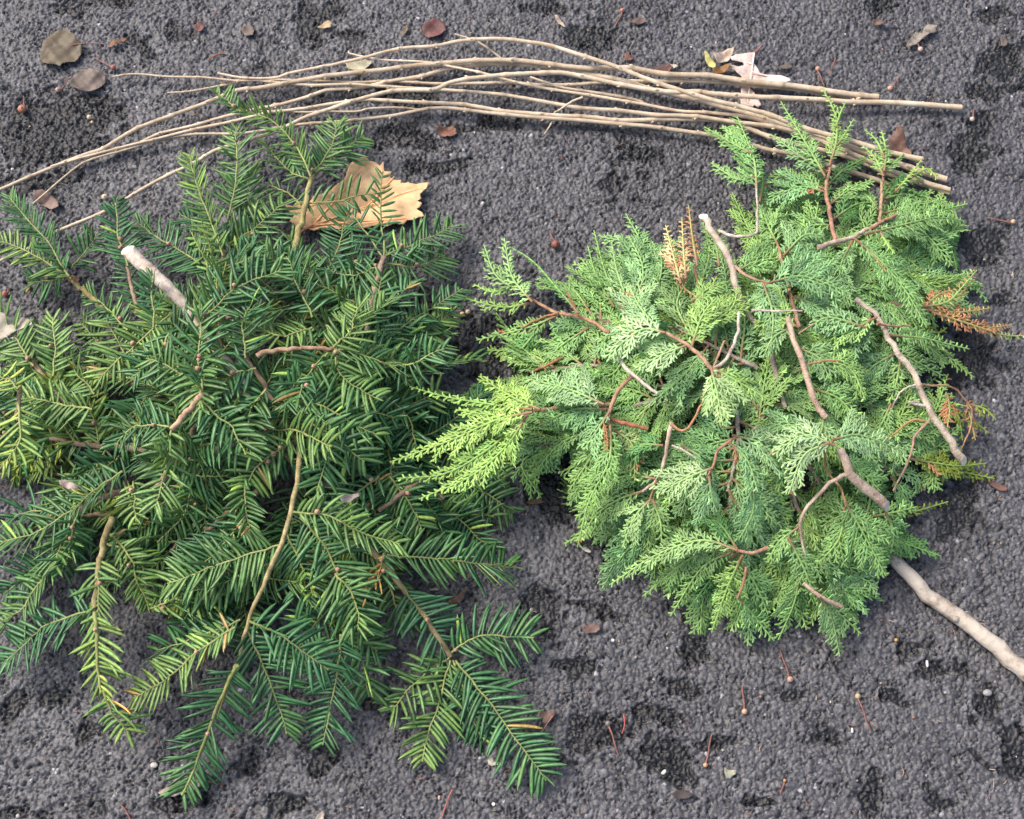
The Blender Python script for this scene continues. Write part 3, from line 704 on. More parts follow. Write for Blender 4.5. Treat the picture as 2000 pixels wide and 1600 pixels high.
yew_branch('yew branch at the front of the heap beside the dark gap in its middle', [(500, 960), (450, 1000), (400, 1040)], .0024, .0018, (.6, .5), [
  S((480, 1005), (420, 1080), (345, 1140), lay=(.8, .6), nl=.025),
  S((480, 930), (475, 980), (480, 1040), lay=(.9, .9), hue=.15, nl=.020, dih=40),
  S((420, 930), (380, 980), (360, 1000), lay=(.6, .5), nl=.022),
  S((260, 940), (262, 970), (268, 1010), lay=(1.0, 1.0), hue=.3, nl=.016),
  S((470, 1060), (420, 1150), (370, 1200), lay=(.4, .3), nl=.024),
  S((240, 920), (190, 950), (150, 985), lay=(.8, .6), hue=.15, nl=.020)], seed=20, buds=5)
yew_branch('yew branch with brown dead needles near the lower middle of the heap', [(830, 930), (790, 960), (740, 1000)], .0022, .0016, (.8, .7), [
  S((760, 930), (800, 990), (820, 1030), lay=(.8, .6), hue=.08, nl=.024),
  S((750, 1080), (740, 1130), (720, 1165), lay=(.9, .9), brown=.45, nl=.018),
  S((740, 930), (690, 960), (650, 1000), lay=(.8, .8), hue=.02),
  S((790, 940), (770, 1000), (760, 1060), lay=(.6, .5))], seed=21, buds=4)

# ------------------------------------------------------------------ cedar (flat scale-leaved sprays)
C_BLUE = np.array([.270, .470, .195]); C_GREEN = np.array([.265, .460, .155]); C_YEL = np.array([.38, .57, .15])
C_DARK = np.array([.130, .290, .090]); C_PALE = np.array([.44, .62, .30]); C_BROWN = np.array([.50, .24, .11]); C_TAN = np.array([.78, .60, .32]); C_OLIVE = np.array([.22, .29, .045])
LOBE = [.75, .98, 1.0, .92, .58]
def cedar_frond(parent, c, rng, W=.035, col=C_GREEN, tip=None, roll=0.0, droop=.35, dead=.004, dens=1.0, redbase=.12, r=.0009, name='frond', edge=1.0):
    """flat fern-like spray: axis, alternate side sprays, their lobes and the lobes' own lobes"""
    L = length(c); T, N, S = frames(c, roll)
    mb = MB(); tip = col*np.array([1.12, 1.08, .95]) if tip is None else tip
    W = W*.72; col = np.asarray(col)*(1+.05*rng.standard_normal(3)*np.array([1, .4, .8])+.09*rng.standard_normal()); cnt = max(8, int(L/.0029*dens)); s = .05+.94*(np.arange(cnt)+.25*rng.random(cnt))/cnt
    p = sample(c, c, s); t_ = nrmz(sample(c, T, s)); n_ = nrmz(sample(c, N, s)); s_ = nrmz(sample(c, S, s))
    sg = np.where(np.arange(cnt) % 2, 1., -1.)
    prof = np.clip(s/.22, .30, 1)*np.clip(1.18-s*1.12, .07, 1)
    ln = W*prof*(.55+.55*rng.random(cnt))*np.where(rng.random(cnt) < .22, 1.45, 1.0)*np.where(sg > 0, edge, 1/edge if edge < 1 else 1)
    ang = np.radians(44-12*s+rng.normal(0, 4.5, cnt)); lift = rng.normal(.02, .13, cnt)
    d = np.cos(ang)[:, None]*t_+np.sin(ang)[:, None]*(sg[:, None]*s_+n_*lift[:, None])
    b = .10*t_-n_*(droop*(.4+.6*rng.random(cnt)))[:, None]*.6
    vv = (.82+.36*rng.random((cnt, 1)))
    ms = s[:, None]
    c1 = (col*(1-ms)+tip*ms)*vv
    isd = rng.random(cnt) < dead
    c1[isd] = C_BROWN*(.8+.5*rng.random())
    nr = nrmz(n_+.18*rng.standard_normal((cnt, 3)))
    strips(mb, p, d, b, nr, ln, np.full(cnt, .0017), [.8, 1.0, 1.05, 1.0, 1.0, .95, .9, .6], .0009, c1)
    # second order lobes
    P2 = []; D2 = []; B2 = []; N2 = []; L2 = []; K2 = []
    k = np.maximum(1, (ln/.0021).astype(int))
    I = np.repeat(np.arange(cnt), k); off = np.concatenate([np.arange(q) for q in k])
    u = (off+.55+.25*rng.random(len(I)))/k[I]; u = np.clip(u, .12, .90)
    sg2 = np.where((off+I) % 2, 1., -1.)
    pp = p[I]+ln[I][:, None]*(d[I]*u[:, None]+b[I]*(u*u)[:, None])
    tt = nrmz(d[I]+2*b[I]*u[:, None]); nn = nr[I]; ss = np.cross(tt, nn)
    l2 = np.minimum(.0062, ln[I]*.26)*np.clip(1.2-u*.85, .2, 1)*(.8+.35*rng.random(len(I)))+.0021
    a2 = np.radians(34+rng.normal(0, 4, len(I)))
    d2 = np.cos(a2)[:, None]*tt+np.sin(a2)[:, None]*sg2[:, None]*ss+.04*nn*rng.standard_normal((len(I), 1))
    b2 = .05*tt-.05*nn
    c2 = c1[I]*(.88+.24*rng.random((len(I), 1)))
    lightend = rng.random(len(I)) < .06
    c2[lightend] = c2[lightend]*1.6
    strips(mb, pp, d2, b2, nn, l2, np.full(len(I), .00165)+.0003*rng.random(len(I)), LOBE, .0008, c2)
    # third order lobes on the long ones
    big = np.where(l2 > .0056)[0]
    if len(big):
        J = np.repeat(big, 2); v = np.tile([.36, .66], len(big)); sg3 = np.tile([1., -1.], len(big))
        sg3 = sg3*sg2[J]
        p3 = pp[J]+l2[J][:, None]*(d2[J]*v[:, None]+b2[J]*(v*v)[:, None]); t3 = nrmz(d2[J]); n3 = nn[J]; s3 = np.cross(t3, n3)
        a3 = math.radians(38); d3 = math.cos(a3)*t3+math.sin(a3)*sg3[:, None]*s3
        strips(mb, p3, d3, .1*t3, n3, l2[J]*(.5-.3*v)+.0012, np.full(len(J), .0017), [.8, 1, .9, .5], .0007, c2[J]*1.04)
    f = mb.build(name, M['cedar'], parent, origin=c[0])
    ax = MB(); k = len(c); ts = np.linspace(0, 1, k)[:, None]
    red = np.clip((redbase*2.2-ts)/max(redbase*1.5, .01), 0, 1)
    cc = red*np.array([.36, .20, .11])+(1-red)*(col*.5+C_YEL*.55)
    tube(ax, c, np.linspace(r*1.3, r*.55, k), 6, col=np.repeat(cc, 6, 0))
    ax.build('axis', M['cedar'], f, origin=c[0])
    return f

CG = 'cut cedar branches piled on the asphalt'
def cedar_branch(label, stem, r0, r1, lay, fronds, cutend=False, seed=0, auto=None, bark='cedar_bark', barkcol=(1, 1, 1), zadd=0, twigs=(), col=C_GREEN, W=.034, knots=0, wig=.0008):
    rng = np.random.default_rng(3000+seed)
    sc = curve_px(stem, HC, lay[0], lay[1], 22, zadd)
    t = thing('cedar_branch', label, 'cedar branch', (sc[0][0], sc[0][1], 0), CG)
    if bark == 'cedar_twig': barkcol = tuple(1+(np.array(barkcol)-1)*.4)
    wig = min(wig, length(sc)/len(sc)*.09)
    mb = MB(); rad = np.linspace(r0, r1, len(sc))
    tube(mb, sc+rng.normal(0, wig, sc.shape)*np.array([1, 1, .4]), rad, 10, col=barkcol, bump=.05, rng=rng, capmat=1 if cutend else None, capcol=(1.1, 1.1, 1.1) if cutend else None)
    for k in range(knots):
        i = int(rng.integers(2, 20)); c = sc[i]
        ball(mb, c+np.array([rng.normal(0, .6), rng.normal(0, .6), .55])*rad[i], rad[i]*.5, 8, col=np.array(barkcol)*.8)
    mb.build('stem', [M[bark], M['cut']], t, origin=sc[0])
    for tp, a, b_, la, cc in twigs:
        q = curve_px(tp, HC, la[0], la[1], 14, zadd)
        mb = MB(); tube(mb, q+rng.normal(0, min(.0005, length(q)/len(q)*.09), q.shape), np.linspace(a, b_, len(q)), 7, col=cc, bump=.06, rng=rng)
        mb.build('twig', M['cedar_twig'] if cc[0] <= 1.21 else M['cedar_bark'], t, origin=q[0])
    for e in fronds:
        pts, o = e[0], dict(e[1]); la = o.pop('lay', (lay[1], lay[1]*.9)); z = o.pop('z', 0.0)
        c = curve_px(pts, HC, la[0], la[1], 14, zadd+z)
        o.setdefault('roll', rng.normal(0, .25)); o.setdefault('col', col); o.setdefault('W', W)
        cedar_frond(t, c, rng, **o)
    if auto:
        cnt, ln = auto
        px = catmull([(x, y, 0) for x, y in stem], 30)[:, :2]; tan = nrmz(np.gradient(px, axis=0))
        for i in range(cnt+1):
            s = .15+.83*i/cnt; k = min(29, int(s*29)); x, y = px[k]; tx, ty = tan[k]
            a = rng.normal(0, .15) if i == cnt else (1 if i % 2 else -1)*R(20+60*rng.random())
            dx, dy = tx*math.cos(a)-ty*math.sin(a), tx*math.sin(a)+ty*math.cos(a)
            l_ = ln*(.85+.8*rng.random()); bend = rng.normal(0, .22)*l_
            la = lay[0]+(lay[1]-lay[0])*s
            c = curve_px([(x, y), (x+dx*l_*.5-dy*bend, y+dy*l_*.5+dx*bend), (x+dx*l_, y+dy*l_)], HC, la, max(.03, la+rng.normal(-.06, .1)), 14, zadd)
            q = rng.random()
            cl = col if q < .5 else (C_BLUE if q < .75 else C_GREEN*.6+C_YEL*.4)
            cedar_frond(t, c, rng, W=W*(.95+.35*rng.random()), col=cl, roll=rng.normal(0, .5))
    return t

cf = [
 ('cedar branch buried under the middle of the cedar heap', [(1450, 800), (1520, 760), (1600, 700)], (.3, .4), 8, 130, C_DARK),
 ('cedar branch buried under the left of the cedar heap', [(1420, 780), (1320, 760), (1220, 740)], (.3, .35), 8, 130, C_GREEN),
 ('cedar branch buried under the top left of the cedar heap', [(1400, 700), (1330, 640), (1260, 580)], (.3, .35), 8, 120, C_BLUE),
 ('cedar branch buried under the top of the cedar heap', [(1520, 640), (1540, 560), (1560, 470)], (.3, .35), 8, 130, C_GREEN),
 ('cedar branch buried under the upper right of the cedar heap', [(1600, 640), (1680, 580), (1740, 500)], (.3, .3), 8, 130, C_GREEN),
 ('cedar branch buried under the right of the cedar heap', [(1560, 760), (1650, 740), (1720, 760)], (.25, .3), 7, 120, C_DARK),
 ('cedar branch buried under the lower left of the cedar heap', [(1400, 860), (1320, 930), (1240, 980)], (.3, .25), 8, 130, C_GREEN),
 ('cedar branch buried under the bottom of the cedar heap', [(1480, 900), (1470, 1000), (1460, 1080)], (.3, .25), 8, 130, C_GREEN),
 ('cedar branch buried under the lower right of the cedar heap', [(1560, 880), (1610, 960), (1650, 1040)], (.3, .25), 8, 130, C_DARK),
 ('cedar branch on the crown of the cedar heap, pointing left', [(1480, 720), (1400, 680), (1320, 640)], (.7, .75), 7, 120, C_BLUE),
 ('cedar branch on the crown of the cedar heap, pointing down', [(1440, 800), (1440, 880), (1420, 960)], (.6, .6), 8, 125, C_BLUE),
 ('cedar branch on the crown of the cedar heap, pointing right', [(1520, 780), (1600, 800), (1680, 820)], (.5, .5), 7, 120, C_GREEN),
 ('cedar branch in the upper part of the heap between its two pale stems', [(1500, 620), (1580, 600), (1650, 560)], (.6, .6), 7, 120, C_GREEN),
 ('cedar branch in the lower part of the heap left of the long bare pole', [(1500, 1000), (1540, 1060), (1580, 1120)], (.4, .35), 8, 120, C_GREEN),
]
cf += [
 ('cedar branch half buried at the far left, under the broad blue-green fronds', [(1210, 720), (1130, 715), (1040, 735)], (.5, .5), 9, 95, C_GREEN),
 ('cedar branch half buried beneath the narrow upright tips of the cedar heap', [(1290, 690), (1220, 650), (1150, 610)], (.45, .45), 9, 90, C_GREEN),
 ('cedar branch half buried beneath the bright yellow-green fan', [(1200, 850), (1130, 850), (1060, 870)], (.45, .5), 8, 90, C_GREEN),
 ('cedar branch half buried on the left shoulder of the cedar heap', [(1330, 760), (1250, 790), (1180, 800)], (.55, .5), 9, 110, C_GREEN),
 ('cedar branch half buried on the lower left shoulder of the cedar heap', [(1400, 900), (1330, 960), (1270, 1030)], (.5, .4), 9, 110, C_BLUE),
 ('cedar branch half buried at the bottom middle of the cedar heap', [(1430, 960), (1420, 1030), (1400, 1110)], (.5, .35), 9, 110, C_GREEN),
 ('cedar branch half buried at the right of the cedar heap', [(1640, 760), (1700, 800), (1760, 860)], (.5, .35), 9, 100, C_GREEN),
 ('cedar branch half buried at the upper left of the cedar heap', [(1340, 690), (1280, 620), (1240, 560)], (.55, .5), 9, 100, C_GREEN),
 ('cedar branch half buried at the upper right of the cedar heap', [(1650, 580), (1720, 540), (1790, 500)], (.5, .4), 9, 110, C_GREEN),
 ('cedar branch half buried at the lower right of the cedar heap', [(1540, 940), (1570, 1020), (1620, 1090)], (.5, .35), 9, 110, C_BLUE),
 ('cedar branch half buried at the centre of the cedar heap', [(1460, 860), (1500, 800), (1540, 740)], (.6, .6), 9, 110, C_GREEN),
]
for i, (lab, st, la, k, ln, cl) in enumerate(cf):
    cedar_branch(lab, st, .0018, .0010, la, [], seed=60+i, auto=(k+4, ln), col=cl)

TW = (1.2, 1.1, 1.0); GR = (1.5, 1.5, 1.5)
cedar_branch("cedar branch with a slim grey stem and round cut end at the heap's top", [(1373, 420), (1392, 452), (1415, 490), (1432, 540), (1442, 575), (1468, 620), (1500, 670), (1520, 740), (1535, 795)], .0033, .0017, (1.0, .55), [
  S((1478, 372), (1472, 310), (1440, 228), lay=(.6, .6), W=.030, z=.01, edge=.5, col=C_GREEN),
  S((1474, 345), (1440, 350), (1388, 318), lay=(.6, .6), W=.020, z=.01),
  S((1468, 300), (1430, 280), (1376, 248), lay=(.6, .7), W=.020, z=.012),
  S((1484, 395), (1490, 350), (1482, 300), lay=(.5, .5), W=.010, col=C_DARK),
  S((1405, 520), (1395, 470), (1370, 435), lay=(.7, .8), W=.020),
  S((1440, 530), (1480, 510), (1560, 500), lay=(.8, .7), W=.034, col=C_GREEN),
  S((1478, 455), (1500, 430), (1540, 420), lay=(.6, .5), W=.026),
  S((1500, 553), (1570, 540), (1665, 575), lay=(1.0, .95), W=.036, col=C_BLUE, z=.006),
  S((1490, 550), (1510, 620), (1500, 700), lay=(.9, .8), W=.03, col=C_BLUE)],
  cutend=True, seed=1, barkcol=(1.25, 1.2, 1.15), zadd=.008,
  twigs=[([(1403, 450), (1425, 460), (1455, 462), (1478, 455)], .0014, .0011, (1.0, .95), GR), ([(1478, 455), (1479, 415), (1475, 360), (1468, 290)], .0012, .0007, (.9, .7), GR),
         ([(1436, 520), (1460, 540), (1500, 553)], .0014, .0009, (1.0, 1.05), TW), ([(1468, 606), (1515, 608), (1567, 607)], .0010, .0006, (1.1, 1.1), GR)])
cedar_branch('cedar branch with one upright frond tip crossing the sticks, above a reddish stem', [(1632, 480), (1622, 420), (1613, 370), (1622, 320)], .0020, .0012, (.7, .7), [
  S((1620, 325), (1634, 270), (1630, 220), (1606, 172), lay=(.7, .7), W=.017, col=C_GREEN*.5+C_YEL*.5, z=.014),
  S((1634, 285), (1650, 262), (1668, 232), lay=(.7, .75), W=.012, z=.014),
  S((1632, 250), (1642, 220), (1652, 200), lay=(.7, .75), W=.007, z=.015, col=C_GREEN*.5+C_YEL*.5),
  S((1612, 345), (1580, 290), (1525, 198), lay=(.6, .7), W=.020, z=.01),
  S((1616, 335), (1570, 310), (1505, 262), lay=(.6, .6), W=.022, z=.006, col=C_BLUE),
  S((1612, 375), (1560, 365), (1495, 395), lay=(.7, .65), W=.036, col=C_BLUE),
  S((1612, 370), (1560, 350), (1500, 345), lay=(.6, .5), W=.030),
  S((1614, 365), (1650, 330), (1700, 305), lay=(.5, .5), W=.018, col=C_DARK),
  S((1620, 400), (1660, 370), (1705, 350), lay=(.6, .55), W=.026),
  S((1625, 440), (1590, 440), (1530, 455), lay=(.7, .7), W=.036),
  S((1625, 430), (1670, 400), (1710, 395), lay=(.6, .5), W=.028, col=C_DARK)], seed=2, barkcol=(1.6, 1.0, .7), bark='cedar_twig')
cedar_branch('cedar branch with a light green forked tip over the right ends of the sticks', [(1715, 450), (1720, 410), (1722, 370), (1728, 330)], .0018, .0010, (.6, .6), [
  S((1727, 335), (1730, 295), (1722, 255), lay=(.7, .8), W=.014, col=C_GREEN*.5+C_YEL*.5, z=.012),
  S((1728, 310), (1712, 275), (1688, 253), lay=(.75, .8), W=.008, z=.012),
  S((1726, 345), (1710, 310), (1685, 285), lay=(.7, .7), W=.014, z=.008, col=C_GREEN*.5+C_YEL*.5),
  S((1726, 340), (1745, 320), (1765, 300), lay=(.7, .7), W=.012, z=.008),
  S((1748, 375), (1775, 345), (1800, 312), lay=(.5, .7), W=.004, col=C_YEL, z=.008),
  S((1775, 350), (1810, 330), (1832, 350), lay=(.6, .6), W=.010, col=C_YEL, z=.006),
  S((1722, 390), (1770, 380), (1815, 400), lay=(.5, .4), W=.026, col=C_DARK),
  S((1720, 395), (1745, 360), (1790, 355), lay=(.4, .4), W=.022),
  S((1718, 420), (1790, 400), (1850, 400), lay=(.5, .4), W=.03),
  S((1715, 410), (1690, 380), (1655, 372), lay=(.5, .5), W=.024)], seed=3, barkcol=(1.4, 1.3, .8), bark='cedar_twig')
cedar_branch('cedar branch with long fronds reaching the right side of the heap from a grey fork', [(1598, 485), (1625, 475), (1665, 463), (1700, 445), (1750, 420)], .0024, .0012, (.9, .9), [
  S((1690, 458), (1760, 440), (1830, 425), (1885, 432), lay=(.85, .7), W=.032, z=.006),
  S((1720, 440), (1800, 420), (1890, 398), lay=(.7, .5), W=.034),
  S((1760, 440), (1810, 460), (1860, 520), lay=(.75, .5), W=.032),
  S((1668, 465), (1720, 510), (1770, 570), (1810, 640), lay=(.9, .7), W=.038, z=.008, col=C_GREEN),
  S((1665, 470), (1640, 530), (1660, 600), lay=(.7, .6), W=.030, col=C_BLUE),
  S((1700, 450), (1745, 480), (1790, 520), lay=(.5, .4), W=.034),
  S((1800, 440), (1850, 470), (1870, 530), lay=(.4, .2), W=.030, col=C_DARK),
  S((1790, 540), (1850, 540), (1920, 560), lay=(.3, .15), W=.026, col=C_BLUE),
  S((1720, 455), (1735, 480), (1748, 495), lay=(1.0, 1.0), W=.008, col=C_YEL, z=.006),
  S((1740, 560), (1800, 560), (1860, 570), lay=(.4, .3), W=.03, col=C_GREEN)], seed=4, barkcol=(1.3, 1.2, 1.1), zadd=.004,
  twigs=[([(1700, 447), (1725, 432), (1750, 420)], .0012, .0014, (.95, 1.0), (1.2, .9, .75)), ([(1668, 465), (1700, 495), (1730, 530)], .0010, .0008, (.98, .96), (1.2, 1.3, .8))])
cedar_branch('cedar branch with half orange, half green dying fronds on the right', [(1740, 590), (1770, 600), (1805, 603)], .0016, .0012, (.5, .5), [
  S((1800, 600), (1850, 590), (1880, 560), (1908, 528), lay=(.6, .7), W=.014, col=C_GREEN*.5+C_YEL*.4, tip=C_BROWN*1.0, dead=.35, z=.012),
  S((1805, 605), (1870, 610), (1935, 602), lay=(.6, .6), W=.014, col=C_BROWN, tip=C_GREEN*.4+C_BROWN*.7, dead=.4, z=.01),
  S((1820, 610), (1900, 635), (1960, 655), (2005, 655), lay=(.6, .8), W=.013, col=C_BROWN, tip=C_YEL, dead=.3, z=.01),
  S((1890, 640), (1940, 640), (1975, 635), lay=(.6, .8), W=.010, col=C_BROWN, dead=.3, z=.01),
  S((1805, 600), (1835, 575), (1870, 565), lay=(.6, .6), W=.016, col=C_BROWN*.9, dead=.5, z=.008),
  S((1830, 560), (1890, 550), (1930, 590), lay=(.2, .1), W=.016, col=C_BLUE),
  S((1780, 640), (1830, 650), (1850, 640), lay=(.3, .3), W=.014, col=C_OLIVE)], seed=5, barkcol=(1.2, .9, .6), bark='cedar_twig')
cedar_branch('cedar branch with a long grey stem and white cut end at the right edge', [(1882, 902), (1862, 872), (1840, 838), (1818, 805), (1800, 770), (1790, 735), (1755, 690), (1735, 655), (1710, 615), (1672, 582)], .0032, .0020, (.6, .85), [
  S((1712, 620), (1650, 650), (1600, 660), lay=(.9, .8), W=.030, col=C_GREEN*.6+C_YEL*.4),
  S((1735, 655), (1800, 660), (1850, 672), (1893, 682), lay=(.7, .4), W=.020, z=.006),
  S((1790, 665), (1830, 690), (1845, 718), lay=(.5, .3), W=.018),
  S((1700, 620), (1650, 700), (1660, 760), lay=(.8, .7), W=.032, col=C_BLUE),
  S((1750, 690), (1700, 720), (1670, 770), lay=(.6, .5), W=.030, col=C_BLUE),
  S((1760, 700), (1750, 750), (1735, 790), lay=(.6, .5), W=.020),
  S((1690, 640), (1620, 620), (1580, 640), lay=(.9, .9), W=.03, col=C_BLUE),
  S((1740, 790), (1720, 830), (1690, 860), lay=(.5, .4), W=.03),
  S((1798, 790), (1760, 800), (1720, 830), lay=(.4, .3), W=.026, col=C_OLIVE*.6+C_GREEN*.4),
  S((1840, 800), (1870, 810), (1880, 860), lay=(.2, .1), W=.016, col=C_OLIVE),
  S((1895, 790), (1925, 800), (1945, 820), lay=(.2, .2), W=.010, col=C_OLIVE),
  S((1880, 820), (1910, 830), (1930, 845), lay=(.2, .1), W=.010, col=C_OLIVE),
  S((1850, 770), (1855, 800), (1850, 835), lay=(.7, .6), W=.016, col=C_BROWN, dead=.3, z=.006),
  S((1892, 800), (1890, 790), (1905, 860), lay=(.5, .4), W=.010, col=C_BROWN, z=.006)], cutend=True, seed=6, barkcol=(1.55, 1.5, 1.4), zadd=.006,
  twigs=[([(1800, 752), (1850, 755), (1880, 775), (1900, 810), (1890, 850), (1875, 880)], .0009, .0006, (.8, .5), (1.2, 1.0, .8)),
         ([(1790, 750), (1760, 765), (1740, 800)], .0009, .0006, (.8, .6), GR), ([(1815, 822), (1790, 850), (1775, 900), (1745, 960)], .0012, .0008, (.7, .5), TW),
         ([(1815, 825), (1780, 822), (1735, 858)], .0010, .0007, (.7, .6), (1.2, .95, .6)), ([(1712, 633), (1740, 637), (1775, 636)], .0011, .0008, (.9, .8), (1.2, .9, .75)),
         ([(1795, 785), (1775, 787), (1815, 795)], .0010, .0012, (.7, .7), GR)])
cedar_branch('cedar branch with the thick dark stem and oval white cut end above the bare pole', [(1734, 990), (1712, 970), (1680, 945), (1660, 925), (1652, 900), (1640, 878)], .0040, .0032, (.95, .95), [
  S((1630, 870), (1570, 850), (1508, 890), lay=(1.0, .95), W=.032, col=C_PALE, z=.006, droop=.6),
  S((1620, 865), (1570, 890), (1540, 965), lay=(1.0, .9), W=.032, col=C_PALE, z=.006),
  S((1600, 850), (1540, 830), (1490, 850), lay=(.9, .8), W=.030, col=C_BLUE),
  S((1625, 860), (1680, 850), (1770, 885), lay=(1.0, .8), W=.032, col=C_PALE*.6+C_BLUE*.4, z=.004),
  S((1640, 890), (1690, 930), (1720, 960), lay=(.7, .6), W=.03, col=C_GREEN),
  S((1650, 980), (1680, 1030), (1730, 1125), lay=(.8, .6), W=.046, col=C_GREEN, z=.006),
  S((1650, 990), (1640, 1050), (1600, 1100), lay=(.7, .5), W=.032, col=C_GREEN),
  S((1730, 1000), (1745, 1040), (1740, 1080), lay=(.7, .6), W=.018, col=C_GREEN),
  S((1700, 1010), (1750, 1000), (1790, 990), lay=(.5, .4), W=.02),
  S((1570, 1090), (1565, 1120), (1590, 1180), lay=(.5, .3), W=.03, col=C_GREEN),
  S((1560, 1030), (1520, 1060), (1500, 1100), lay=(.6, .5), W=.03)], cutend=True, seed=7, barkcol=(1.15, 1.05, 1.0), zadd=.008,
  twigs=[([(1655, 928), (1625, 940), (1590, 975), (1562, 1018), (1568, 1060), (1572, 1095)], .0017, .0009, (.95, .7), (1.4, 1.25, 1.15)),
         ([(1612, 880), (1612, 915), (1640, 950), (1655, 985)], .0010, .0008, (.8, .8), (1.2, .95, .6))])
cedar_branch('cedar branch with the long thick bare pole leaving the picture at the lower right', [(2090, 1365), (2030, 1330), (1985, 1300), (1930, 1248), (1870, 1205), (1810, 1160), (1770, 1115), (1735, 1080), (1690, 1020)], .0076, .0046, (.3, .0), [
  S((1700, 1030), (1640, 1010), (1590, 1040), lay=(.5, .4), W=.034, col=C_GREEN),
  S((1690, 1020), (1700, 960), (1680, 900), lay=(.4, .4), W=.034, col=C_DARK)], seed=8, bark='pale_bark', zadd=.004, knots=5, wig=.0006)
cedar_branch('cedar branch with a bare brown stem running down through the middle right of the heap', [(1538, 620), (1552, 670), (1565, 700), (1578, 745), (1595, 790), (1612, 815)], .0022, .0024, (1.0, .95), [
  S((1545, 640), (1510, 660), (1490, 700), lay=(.9, .85), W=.026, col=C_BLUE),
  S((1560, 680), (1600, 700), (1620, 740), lay=(.9, .9), W=.03, col=C_BLUE),
  S((1600, 705), (1660, 720), (1690, 780), lay=(.9, .8), W=.032, col=C_GREEN*.6+C_YEL*.4),
  S((1590, 760), (1640, 780), (1680, 830), lay=(.8, .8), W=.032, col=C_GREEN),
  S((1610, 810), (1600, 850), (1560, 880), lay=(.9, .9), W=.03, col=C_BLUE),
  S((1570, 720), (1530, 740), (1500, 790), lay=(.6, .5), W=.03, col=C_DARK)], seed=9, barkcol=(1.25, 1.05, .95), zadd=.004,
  twigs=[([(1578, 712), (1610, 705), (1640, 704)], .0010, .0008, (.98, 1), (1.2, 1.1, .7)), ([(1560, 652), (1578, 640), (1590, 632)], .0008, .0006, (1, 1), TW)])
cedar_branch('cedar branch with two pale silvery fronds on the crown of the heap', [(1440, 770), (1392, 722), (1350, 680), (1300, 650)], .0018, .0014, (1.1, 1.15), [
  S((1300, 650), (1250, 645), (1180, 700), lay=(1.15, 1.1), W=.036, col=C_PALE, z=.010),
  S((1290, 648), (1250, 600), (1230, 560), lay=(1.1, 1.0), W=.034, col=C_PALE*.5+C_BLUE*.5),
  S((1340, 675), (1300, 690), (1240, 720), lay=(1.1, 1.05), W=.028, col=C_PALE*.5+C_BLUE*.5, z=.006),
  S((1388, 715), (1400, 765), (1412, 832), lay=(1.15, 1.1), W=.036, col=C_PALE*.6+C_YEL*.3, z=.012),
  S((1395, 720), (1440, 745), (1500, 780), lay=(1.1, 1.05), W=.028, col=C_GREEN*.5+C_YEL*.5, z=.006),
  S((1350, 680), (1370, 620), (1400, 580), lay=(1.0, 1.0), W=.032, col=C_GREEN*.5+C_YEL*.5)], seed=10, barkcol=(1.6, 1.2, .8), bark='cedar_twig', zadd=.010,
  twigs=[([(1392, 722), (1420, 700), (1440, 650), (1443, 610)], .0015, .0012, (1.05, 1.0), GR), ([(1392, 720), (1405, 690), (1415, 665)], .0010, .0008, (1.05, 1.0), TW)])
cedar_branch('cedar branch with a red forked twig reaching far left towards the yew', [(1190, 650), (1150, 625), (1110, 615), (1080, 608), (1040, 585)], .0018, .0012, (.55, .5), [
  S((1040, 590), (1000, 540), (985, 465), lay=(.6, .8), W=.022, col=C_GREEN*.6+C_PALE*.5, z=.014),
  S((1020, 570), (970, 540), (945, 478), lay=(.6, .8), W=.020, col=C_GREEN*.6+C_PALE*.4, z=.012),
  S((1035, 592), (980, 600), (905, 582), lay=(.6, .6), W=.016, col=C_GREEN*.5+C_YEL*.5, z=.008),
  S((1010, 560), (960, 570), (925, 555), lay=(.6, .6), W=.013, col=C_GREEN*.5+C_YEL*.5, z=.008),
  S((1130, 612), (1085, 560), (1040, 510), (988, 478), lay=(.6, .8), W=.010, col=C_DARK*1.3, z=.01, roll=.9),
  S((1085, 618), (1030, 640), (930, 665), lay=(.5, .4), W=.020, col=C_GREEN),
  S((1060, 630), (1020, 680), (985, 700), lay=(.4, .2), W=.02, col=C_DARK*1.2),
  S((1110, 640), (1060, 690), (1000, 720), lay=(.3, .1), W=.028, col=C_DARK),
  S((1150, 640), (1090, 680), (1060, 720), lay=(.4, .3), W=.03, col=C_GREEN)], seed=11, barkcol=(1.5, 1.0, .65), bark='cedar_twig', zadd=.010,
  twigs=[([(1090, 612), (1060, 620), (1020, 640)], .0011, .0008, (.55, .5), (1.2, .85, .5)), ([(1130, 618), (1118, 590), (1105, 570)], .0009, .0007, (.6, .6), (1.2, .85, .5))])
cedar_branch('cedar branch with narrow upright frond tips at the top left of the cedar heap', [(1250, 680), (1225, 630), (1210, 590)], .0018, .0012, (.7, .65), [
  S((1220, 600), (1185, 540), (1160, 450), lay=(.7, .7), W=.018, z=.006, roll=.7),
  S((1200, 600), (1165, 540), (1148, 480), lay=(.5, .5), W=.016, col=C_DARK*1.3),
  S((1230, 600), (1205, 530), (1195, 475), lay=(.8, .8), W=.018, col=C_GREEN*.6+C_PALE*.4, z=.006),
  S((1250, 580), (1255, 520), (1228, 460), lay=(.7, .6), W=.026, col=C_BLUE),
  S((1260, 600), (1290, 540), (1290, 480), lay=(.7, .6), W=.026, col=C_BLUE*.8),
  S((1215, 640), (1170, 620), (1130, 590), lay=(.4, .3), W=.03, col=C_DARK),
  S((1240, 660), (1190, 660), (1160, 700), lay=(.7, .7), W=.034, col=C_BLUE),
  S((1250, 640), (1240, 590), (1260, 540), lay=(.9, .9), W=.032, col=C_PALE*.4+C_BLUE*.6)], seed=12, barkcol=(1.4, .9, .6), bark='cedar_twig')
